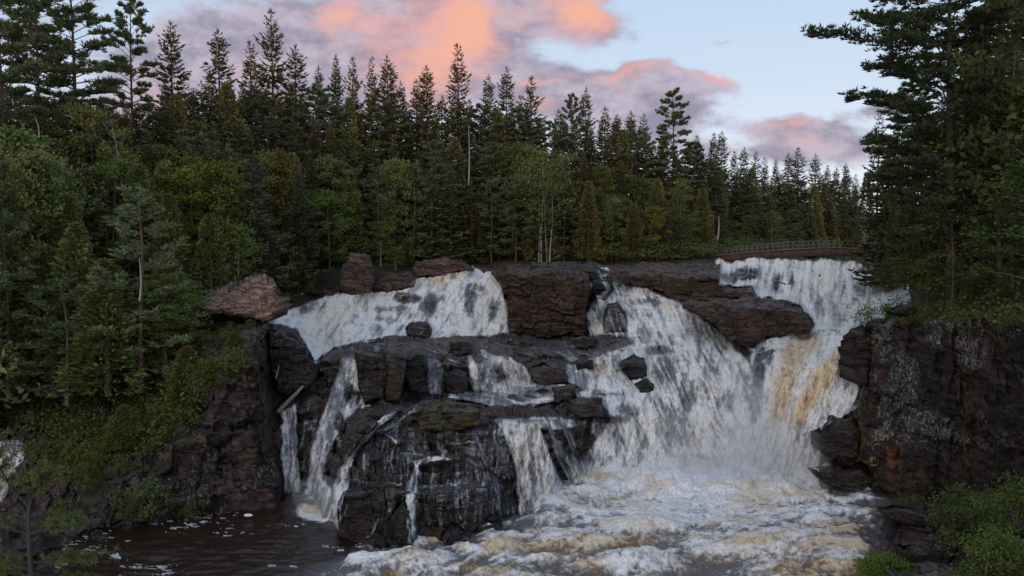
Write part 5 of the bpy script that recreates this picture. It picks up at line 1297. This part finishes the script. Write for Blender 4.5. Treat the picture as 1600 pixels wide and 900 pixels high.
# ------------------------------------------------------------------ shrubs and ground cover
def bush(px, py, d, size, col, label, group=None, var=0, cat='shrub', sink=.3):
    col = tuple(q*.7 for q in col)
    """bush whose foot is seen at row py at distance d"""
    x, y, z = P(np.array(float(px)), np.array(float(py)), d)
    c = plant('shrub', var, px, d, size, label, group, col, 1.0, cat, z=float(z)-sink)
    return c
for (px, py, d, s_, col, label) in [
 (365, 578, 54.5, 1.6, (1.0, 1.25, .5), 'bright mossy green shrub draped over the top of the left cliff tower'),
 (330, 595, 54, 1.6, (1.0, 1.05, .55), 'shrub left of the mossy green one on the cliff tower'),
 (300, 610, 53, 2.0, (.8, .95, .55), 'shrub above the ledge left of the cliff tower'),
 (392, 560, 56, 1.2, (1.0, 1.2, .5), 'small shrub at the right shoulder of the cliff tower'),
 (215, 805, 46.5, 2.1, (.9, 1.1, .9), 'leafy shrub growing from the foot of the dark left cliff'),
 (190, 812, 46, 1.2, (.9, 1.1, .8), 'small shrub left of the one at the foot of the cliff'),
 (285, 812, 48, 1.0, (.9, 1.1, .8), 'tiny shrub at the waterline under the left cliff'),
 (1362, 503, 60.5, 1.5, (1.1, 1.4, .8), 'small leafy shrub leaning out over the falls at the cliff corner'),
 (1392, 500, 60.5, 1.0, (.9, 1.1, .7), 'tiny shrub right of the leaning one on the cliff corner'),
 (262, 495, 70, 1.8, (1.0, 1.2, .6), 'yellow green shrub left of the pale pink outcrop'),
 (372, 522, 61, .9, (.9, 1.1, .6), 'shrub at the foot of the pale pink outcrop'),
 (150, 720, 50, 1.4, (.9, .95, .45), 'olive shrub on the mossy slope at lower left'),
 (110, 760, 47.5, 1.5, (.85, .95, .5), 'olive shrub low on the left slope near the pine sapling'),
 (185, 735, 49, 1.2, (1.0, 1.0, .45), 'olive shrub right of the first one on the mossy slope'),
 (90, 820, 44, 1.5, (.9, 1.05, .6), 'shrub behind the pine sapling near the bottom left'),
 (1430, 800, 47.5, 1.2, (.8, 1.0, .6), 'small shrub at the base of the right cliff'),
 ]:
    bush(px, py, d, s_, col, label, 'small shrubs', rnd.randint(0, 1))
# leafy mass over the slope: nobody could count it
def undergrowth(name, n, region, leaf, seed, mat=LEAF, colour=(1, 1, 1)):
    r = np.random.default_rng(seed); Lv = Leaves(); cs = []
    for k in range(n):
        px, py = region(r); d = float(bil(TABX, np.array([px]), np.array([py]))[0]) if py > 470 else float(SKD(px)-14)
        x, y, z = P(np.array(px), np.array(py), d-.2); cs.append((float(x), float(y), float(z)))
    cs = np.array(cs); m = 34
    Cc_ = np.repeat(cs, m, 0); sz = np.repeat(r.uniform(.25, .95, len(cs)), m)[:, None]
    p = Cc_+r.normal(0, 1, Cc_.shape)*np.array([1, .8, .6])*sz
    dd = rvec(len(p), r); tint = np.clip(np.repeat(r.normal(.32, .14, len(cs)), m)+r.normal(0, .12, len(p)), 0, 1)
    L = r.uniform(.6, 1.3, len(p))*leaf
    Lv.quads(p, dd, unit(np.cross(dd, rvec(len(p), r))), L, L*.6, tint, .5)
    o = Lv.build(name, mat); o.color = (*colour, 1); tag(o, kind='stuff', cat='undergrowth', label='dense low leafy growth covering the bank'); return o
def reg_left(r):
    while True:
        px = r.uniform(-100, 425); py = r.uniform(470, 800)
        lo = np.interp(px, [-100, 0, 60, 150, 200, 280, 330, 400, 425], [650, 655, 670, 705, 715, 680, 600, 540, 505]); hi = np.interp(px, [-100, 200, 330, 425], [520, 500, 475, 470])
        if hi < py < lo and not (325 < px and 505 < py < 562) and not (56 < px < 110 and 566 < py < 630) and not (295 < px < 445 and 425 < py < 512): return px, py
def reg_rim(r):
    px = r.uniform(1385, 1720); return px, r.uniform(478, np.interp(px, [1385, 1500, 1700], [488, 500, 498]))
u = undergrowth('undergrowth', 2300, reg_left, .26, 91, colour=(.60, .68, .42)); u['label'] = 'dense leafy undergrowth covering the left bank between the trees'
u = undergrowth('undergrowth', 420, reg_rim, .22, 92, colour=(.55, .6, .35)); u['label'] = 'low growth along the rim of the right cliff'
def reg_slope(r):
    px = r.uniform(30, 260); return px, r.uniform(*np.interp([px, px], [0, 260], [700, 690]))+r.uniform(0, 60)*(1-abs(px-140)/130)
u = undergrowth('undergrowth', 130, reg_slope, .18, 93, colour=(.75, .68, .28)); u['label'] = 'olive low growth on the slope above the dark left pool'

# bright green bush at the lower right, nearer to the camera
def big_bush(px, py, d, h, rad, seed, label, col, leaf=.13):
    b = broadleaf(h, rad, seed, 'shrub', start=.02, nl=110, per=60, leaf=leaf, trunks=5, clump=.42)
    for ch in [x for x in C.objects if x.parent == b]:
        if ch.name.startswith('crown'): ch.name = 'foliage'
    x, y, z = P(np.array(float(px)), np.array(float(py)), d)
    b.location = (float(x), d, float(z)); tag(b, label, 'shrub'); TREES.append((b, col)); CH[b.name] = [x for x in C.objects if x.parent == b]
big_bush(1512, 860, 38, 2.5, 1.8, 301, 'big bright green leafy bush on the shore at lower right', (.42, .5, .33))
big_bush(1605, 860, 34, 2.9, 1.8, 302, 'bright green leafy bush cut by the right edge at lower right', (.48, .58, .33))
big_bush(1560, 930, 30, 2.2, 1.3, 303, 'lighter green leafy bush in the bottom right corner', (.6, .72, .36), .11)
big_bush(1388, 905, 37, .95, .5, 304, 'small bright green tuft of leaves at the bottom edge beside the foam', (.7, .95, .45), .10)
# pine sapling, bottom left
DBARK = bark_material('dark_bark', (.014, .011, .010), (.03, .024, .02))
def sapling():
    r = np.random.default_rng(8); root = empty('pine_sapling'); Wd = Wood(); Lv = Leaves()
    h = 5.6; d = 26.0
    tp = trunk_pts(3.2, .0, .05, r, 8); Wd.tube(tp, np.linspace(.085, .06, 8), 7)
    top = tp[-1]
    limbs = [([top, top+np.array([-.55, 0, .55]), top+np.array([-1.0, .1, 1.3]), top+np.array([-1.15, .1, 2.3])], .05), ([top, top+np.array([.2, 0, .5]), top+np.array([.75, -.1, 1.1])], .04),
             ([top, top+np.array([.05, 0, .6]), top+np.array([.2, 0, 1.0])], .035), ([tp[5], tp[5]+np.array([-.8, 0, .25]), tp[5]+np.array([-1.7, .2, .5])], .035), ([tp[5], tp[5]+np.array([.7, .1, .2]), tp[5]+np.array([1.5, .1, .35])], .035),
             ([tp[3], tp[3]+np.array([-.9, -.1, .05]), tp[3]+np.array([-1.7, -.1, .15])], .03), ([tp[3], tp[3]+np.array([1.0, .1, .02]), tp[3]+np.array([2.0, .2, .1])], .03),
             ([tp[1], tp[1]+np.array([.9, .2, .1]), tp[1]+np.array([1.8, .3, .2])], .03), ([tp[2], tp[2]+np.array([-.9, .2, .1]), tp[2]+np.array([-1.6, .3, .1])], .03)]
    for pts, rr in limbs:
        pts = np.array(pts); Wd.tube(pts, np.linspace(rr, .012, len(pts)), 5)
        ss = np.linspace(0, 1, len(pts))
        for k in range(34):
            s_ = r.uniform(.35, 1.0); p = np.array([np.interp(s_, ss, pts[:, q]) for q in range(3)])
            e = p+np.array([r.normal(0, .28), r.normal(0, .28), r.uniform(-.1, .32)])
            Wd.tube([p, e], [.010, .005], 3)
            for cc in (e, .5*(e+p)):
                m = 26; dr = rvec(m, r); dr[:, 2] = dr[:, 2]*.7+.25; dr = unit(dr)
                ll = r.uniform(.12, .2, m); Lv.quads(np.repeat(cc[None], m, 0), dr, unit(np.cross(dr, rvec(m, r))), ll, ll*.13, np.clip(r.normal(.5, .15, m), 0, 1))
    Wd.build('trunk', DBARK, root); Lv.build('crown', PINEN, root)
    x, y, z = P(np.array(50.), np.array(945.), d); root.location = (float(x), d, float(z))
    tag(root, 'scraggly pine sapling with a thin dark forked trunk in the bottom left corner', 'tree'); TREES.append((root, (.62, .7, .42))); CH[root.name] = [x for x in C.objects if x.parent == root]
sapling()
for (c, col) in TREES:
    for ch in [x for x in c.children] if False else []: pass
bpy.context.view_layer.update()
for (c, col) in TREES:
    for ch in c.children:
        if ch.name.startswith(('crown', 'foliage')): ch.color = (*col, 1)

# ordinals for look-alikes, counted from the left
_by = {}
for (c, col) in TREES:
    if c.get('label'): _by.setdefault(c['label'], []).append(c)
for lab, lst in _by.items():
    if len(lst) > 1:
        lst.sort(key=lambda q: q.location.x/q.location.y)
        for k_, q in enumerate(lst): q['label'] = f'{lab}, {ORD[k_]} from left' if k_ < len(lst)-1 else f'{lab}, rightmost one'

for k_, lst_ in PROTO.items():      # kinds drawn up but not planted
    for o_, h_ in lst_:
        if o_.name not in USED:
            for ch in CH[o_.name]: bpy.data.objects.remove(ch)
            bpy.data.objects.remove(o_)
GBARK = bark_material('weathered_wood', (.10, .085, .075), (.24, .22, .21))
# ------------------------------------------------------------------ bare trunks
def bare(name, px, base, top, d, dx, label, mat, rad=.12, limbs=0, seed=1):
    r = np.random.default_rng(seed); x0, _, z0 = [float(v) for v in P(np.array(float(px)), np.array(float(base)), d)]
    x1, _, z1 = [float(v) for v in P(np.array(float(px+dx)), np.array(float(top)), d)]
    t = np.linspace(0, 1, 8); pts = np.stack([(x1-x0)*t+np.sin(t*4)*.08, t*0, (z1-z0)*t], 1)
    W1 = Wood(); W1.tube(pts, np.linspace(rad, rad*.3, 8), 6)
    root = empty(name, (x0, d, z0)); W1.build('trunk', mat, root)
    for k in range(limbs):
        tt = r.uniform(.35, .95); p = np.array([np.interp(tt, t, pts[:, q]) for q in range(3)]); s_ = r.choice([-1, 1]); L = r.uniform(.8, 2.2)
        W2 = Wood(); W2.tube([p, p+np.array([s_*L*.5, 0, L*.35]), p+np.array([s_*L*.8, .1, L*.9])], [rad*.35, rad*.2, .01], 4); W2.build('limb', mat, root)
    tag(root, label, 'tree'); return root
bare('dead_tree', 190, 290, 185, 73, -16, 'leaning bare pale trunk with thin limbs among the trees at upper left', GBARK, .055, 8, 3)
bare('dead_tree', 61, 215, 182, 62, -5, 'short broken pale snag poking out of the leafy tree at upper left', GBARK, .07, 0, 4)
bare('birch_tree', 1121, 374, 338, 118, 3, 'short pale birch trunk showing at the edge of the wood left of the footbridge', WBARK, .14, 0, 5)
bare('birch_tree', 218, 470, 402, 56, 1, 'pale bare trunk showing through the branching white pine', WBARK, .07, 0, 6)
bare('birch_tree', 732, 290, 195, 106, 1, 'slim pale trunk in the middle of the wood below the tall open spruce', WBARK, .11, 0, 7)
bare('birch_tree', 8, 340, 258, 61, -1, 'pale orange barked trunk at the left edge under the leafy tree', PBARK, .12, 0, 8)

# ------------------------------------------------------------------ fallen log and bits
def stick(name, p0, p1, rad, mat, label, cat):
    a = np.array([float(v) for v in P(np.array(float(p0[0])), np.array(float(p0[1])), p0[2])]); b = np.array([float(v) for v in P(np.array(float(p1[0])), np.array(float(p1[1])), p1[2])])
    t = np.linspace(0, 1, 9)[:, None]; pts = a*(1-t)+b*t; pts[:, 2] += np.sin(t[:, 0]*7)*rad*.12
    W1 = Wood(); W1.tube(pts, rad*(1-.35*t[:, 0])*np.array([.9]+[1]*7+[.9]), 8); o = W1.build(name, mat); tag(o, label, cat); return o
stick('fallen_log', (434, 644, 57.2), (474, 603, 57.6), .17, GBARK, 'grey fallen log wedged diagonally above the narrow fall beside the cliff', 'log')
stick('stick', (431, 591, 56.5), (436, 571, 56.6), .035, WBARK, 'short white stick upright in the dark cleft left of the smooth boulder', 'stick')
stick('stick', (1515, 886, 33), (1540, 900, 32.6), .03, GBARK, 'thin bare stick lying on the shore under the bright green bushes', 'stick')
def lump(name, px, py, d, sx, sy, sz, label, col, seed):
    m, t = mat_new('pale_foam'); bs = t.new('ShaderNodeBsdfPrincipled', ins={'Base Color': col, 'Roughness': .8}); t.new('ShaderNodeOutputMaterial', ins={0: bs.outputs[0]})
    u_, v_ = np.meshgrid(np.linspace(0, 2*math.pi, 33), np.linspace(0, math.pi, 18))
    X = np.cos(u_)*np.sin(v_); Y = np.sin(u_)*np.sin(v_); Z = np.cos(v_)
    n = .55+.9*fbm(X*1.6+seed, Y*1.6, Z*1.6, 3, seed=seed); n[:, -1] = n[:, 0]
    o = grid_mesh(name, X*n*sx, Y*n*sy, Z*n*sz, np.ones((17, 32), bool), m)
    x, y, z = [float(q) for q in P(np.array(float(px)), np.array(float(py)), d)]; o.location = (x, y, z); tag(o, label, 'foam'); return o
lump('foam_clump', 1443, 826, 46, .42, .25, .22, 'ragged white clump of foam caught on the shore beside the bright green bush', (.62, .62, .6), 3)
lump('foam_clump', 388, 805, 48.3, .24, .14, .07, 'tiny flat white clump of foam at the foot of the left cliff', (.6, .6, .58), 5)

# ------------------------------------------------------------------ footbridge
def footbridge():
    m, t = mat_new('rusty_girder'); pos = t.new('ShaderNodeNewGeometry').outputs['Position']
    n = t.noise(pos, 1.5, 6, .65); c = t.mix(t.ramp(n, .35, .65), (.040, .020, .016), (.090, .045, .036))
    bs = t.new('ShaderNodeBsdfPrincipled', ins={'Base Color': c, 'Roughness': .85}); t.new('ShaderNodeOutputMaterial', ins={0: bs.outputs[0]})
    m2, t = mat_new('rail_steel'); bs = t.new('ShaderNodeBsdfPrincipled', ins={'Base Color': (.10, .075, .075), 'Roughness': .7}); t.new('ShaderNodeOutputMaterial', ins={0: bs.outputs[0]})
    root = empty('footbridge'); tag(root, 'long low arched rusty steel footbridge crossing the river above the falls', 'bridge')
    N = 60; px = np.linspace(1106, 1343, N); t_ = np.linspace(0, 1, N)
    d = np.interp(px, [1106, 1343], [121, 113])
    dk = np.interp(px, [1106, 1120, 1160, 1200, 1236, 1275, 1310, 1343], [401.5, 399, 394.6, 391.4, 389, 387, 386.2, 388])
    bt = np.interp(px, [1106, 1120, 1160, 1200, 1236, 1275, 1310, 1343], [411, 410, 407, 404.3, 402, 399.6, 398, 398.5])
    rl = np.interp(px, [1106, 1120, 1160, 1200, 1236, 1275, 1310, 1343], [395.4, 391.4, 384.6, 380.8, 378.0, 376.2, 375.6, 376.5])
    X, Y, Zd = P(px, dk, d); _, _, Zb = P(px, bt, d); _, _, Zr = P(px, rl, d)
    def sweep(name, z0, z1, y0, y1, mat, i0=0, i1=N, parent=root):
        V = []; Fc = []
        for k, i in enumerate(range(i0, i1)):
            for (zz, yy_) in ((z0[i], y0), (z0[i], y1), (z1[i], y1), (z1[i], y0)): V.append((X[i], Y[i]+yy_, zz))
            if k:
                b = (k-1)*4
                for q in range(4): Fc.append((b+q, b+(q+1) % 4, b+4+(q+1) % 4, b+4+q))
        n_ = len(V); Fc.append((0, 3, 2, 1)); Fc.append((n_-4, n_-3, n_-2, n_-1))
        return mesh_np(name, np.array(V), np.array(Fc).ravel(), 4, mat, parent, smooth=False)
    sweep('girder', Zb, Zd-.12, -.12, .12, m); sweep('girder', Zb, Zd-.12, 1.7, 1.94, m)
    sweep('deck', Zd-.117, Zd, -.3, 2.1, m2)
    e = N-8
    for yy_ in (-.2, 1.95):
        sweep('handrail', Zr-.07, Zr, yy_-.05, yy_+.05, m2, 1, e)
        sweep('middle_rail', (Zr+Zd)/2-.03, (Zr+Zd)/2+.03, yy_-.03, yy_+.03, m2, 1, e)
        for i in range(1, e, 2):
            V = []; a = .045
            for zz in (Zd[i]+.003, Zr[i]-.073):
                for (ax, ay) in ((-a, -a), (a, -a), (a, a), (-a, a)): V.append((X[i]+ax, Y[i]+yy_+ay, zz))
            mesh_np('post', np.array(V), np.array([(0, 1, 5, 4), (1, 2, 6, 5), (2, 3, 7, 6), (3, 0, 4, 7), (4, 5, 6, 7)]).ravel(), 4, m2, root, smooth=False)
        if yy_ < 0:
            for i in range(1, e-2, 2):
                W1 = Wood(); W1.tube([(X[i], Y[i]+yy_, Zd[i]+.05), (X[i+2], Y[i+2]+yy_, Zr[i+2]-.1)], [.022, .022], 4); W1.build('brace', m2, root)
footbridge()
# reddish bank rock behind the right end of the bridge
def bank_rock():
    px, py = np.meshgrid(np.arange(1334, 1400, 1.0), np.arange(352, 424, 1.0))
    poly = [(1338, 422), (1340, 396), (1346, 380), (1352, 362), (1362, 356), (1370, 370), (1378, 392), (1392, 404), (1398, 422)]
    x, y = warp(px, py, 3, 9, 5); ins = inpoly(x, y, poly); e, _, _, _ = pdist(x, y, poly)
    d = 117+(422-py)*.05+(1-np.clip(e/14, 0, 1))*1.2; X, Y, Z = P(px, py, d); d = d-rock_disp(X, Y, Z)*.9; X, Y, Z = P(px, py, d)
    c, l = rock_colour(X, Y, Z, px, py, (.17, .105, .09), 0, .15)
    fm = ins[:-1, :-1] & ins[1:, :-1] & ins[:-1, 1:] & ins[1:, 1:]
    o = grid_mesh('outcrop', X, Y, Z, fm, ROCK, {'rc': c, 'lich': l, 'wet': X*0+.1}, back=3)
    tag(o, 'pinkish bare bank rock rising at the right end of the footbridge', 'rock')
bank_rock()
# ------------------------------------------------------------------ scratched writing on the right cliff
def scratch(txt, px, py, d, size, col, label):
    m, t = mat_new('scratched_stone'); bs = t.new('ShaderNodeBsdfPrincipled', ins={'Base Color': col, 'Roughness': .9}); t.new('ShaderNodeOutputMaterial', ins={0: bs.outputs[0]})
    cu = bpy.data.curves.new('scratched_letters', 'FONT'); cu.body = txt; cu.size = size; cu.extrude = .01; cu.fill_mode = 'NONE'; cu.bevel_depth = .018
    o = bpy.data.objects.new('scratched_letters', cu); C.objects.link(o); cu.materials.append(m)
    x, y, z = [float(q) for q in P(np.array(float(px)), np.array(float(py)), d)]; o.location = (x, y, z); o.rotation_euler = (math.pi/2, 0, .05)
    bpy.context.view_layer.update(); me = bpy.data.meshes.new_from_object(o.evaluated_get(bpy.context.evaluated_depsgraph_get()))
    o2 = bpy.data.objects.new('scratched_letters', me); C.objects.link(o2); o2.location = o.location; o2.rotation_euler = o.rotation_euler
    bpy.context.view_layer.update(); Mw = np.array(o2.matrix_world); nv = len(me.vertices); co = np.empty(nv*3, np.float32); me.vertices.foreach_get('co', co); co = co.reshape(-1, 3).astype(float)
    Wc = co@Mw[:3, :3].T+Mw[:3, 3]; qx = Wc[:, 0]/Wc[:, 1]; yc_ = ((Wc[:, 2]-CAMZ)/Wc[:, 1]*ct+st)/(ct-(Wc[:, 2]-CAMZ)/Wc[:, 1]*st); pyv = 450-yc_*F; pxv = 800+qx*F*(ct+yc_*st)
    rel = Wc[:, 1]-o2.location.y; dn = bed(pxv, pyv)[0]-.16+np.clip(rel, -.02, .02); sx, sy, sz = P(pxv, pyv, dn)     # the letters follow the relief of the stone
    co = np.stack([sx, sy, sz], 1)-np.array(o2.location); o2.rotation_euler = (0, 0, 0); me.vertices.foreach_set('co', co.astype(np.float32).ravel()); me.update()
    bpy.data.objects.remove(o); tag(o2, label, 'graffiti'); return o2
def cliff_front(px0, px1, py0, py1):
    a, b = np.meshgrid(np.linspace(px0, px1, 12), np.linspace(py0, py1, 12)); return float(np.percentile(bed(a, b)[0], 1))-.12
scratch('R', 1366, 688, cliff_front(1364, 1376, 668, 690), 1.0, (.24, .19, .17), 'scratched letter R, largest of the writing on the right cliff')
scratch('EM', 1373.5, 688, cliff_front(1372, 1386, 674, 690), .50, (.20, .16, .145), 'two small scratched capital letters right of the large R')
scratch('D', 1359, 728, cliff_front(1356, 1370, 708, 730), .80, (.28, .19, .09), 'yellowish scratched letter D low on the right cliff')
# ------------------------------------------------------------------ spray hanging over the foot of the main fall
def spray():
    m, t = mat_new('spray'); pv = t.new('ShaderNodeVolumePrincipled', ins={'Color': (.93, .95, 1.0), 'Density': SPRAY_D, 'Anisotropy': .2}); t.new('ShaderNodeOutputMaterial', ins={1: pv.outputs[0]})
    for (px, py, d, rx, ry, rz, label) in [(1120, 695, 56.5, 5.0, 1.8, 2.6, 'soft white spray rising over the foot of the main fall'), (1185, 655, 57.5, 2.6, 1.4, 3.0, 'veil of spray in the notch between the central and the brown chute'), (1040, 738, 55, 7.0, 1.6, 1.0, 'low spray lying on the foam below the main fall'),
      (1210, 708, 56, 4.0, 1.6, 2.2, 'spray in front of the foot of the brown chute'), (1150, 725, 55, 6.5, 1.8, 1.6, 'wide low veil of spray over the upper right of the pool'), (1160, 610, 60, 1.8, 1.2, 2.6, 'thin spray drifting up the right side of the central chute'),
      (870, 780, 49.5, 2.4, 1.2, 1.2, 'spray where the middle fall strikes the pool'), (500, 775, 48.5, 1.7, 1.0, 1.3, 'small spray at the foot of the left cascade'), (470, 520, 72, 3.4, 1.4, 2.0, 'spray in front of the cream coloured plunge of the upper left falls'), (1385, 400, 103, 3.0, 1.5, 2.2, 'thin mist drifting over the rim of the far right falls')]:
        u_, v_ = np.meshgrid(np.linspace(0, 2*math.pi, 33), np.linspace(0, math.pi, 18))
        x, y, z = [float(q) for q in P(np.array(float(px)), np.array(float(py)), d)]
        o = grid_mesh('spray_mist', np.cos(u_)*np.sin(v_)*rx, np.sin(u_)*np.sin(v_)*ry, np.cos(v_)*rz, np.ones((17, 32), bool), m); o.location = (x, y, z)
        tag(o, label, 'mist', kind='stuff')
SPRAY_D = .085
spray()
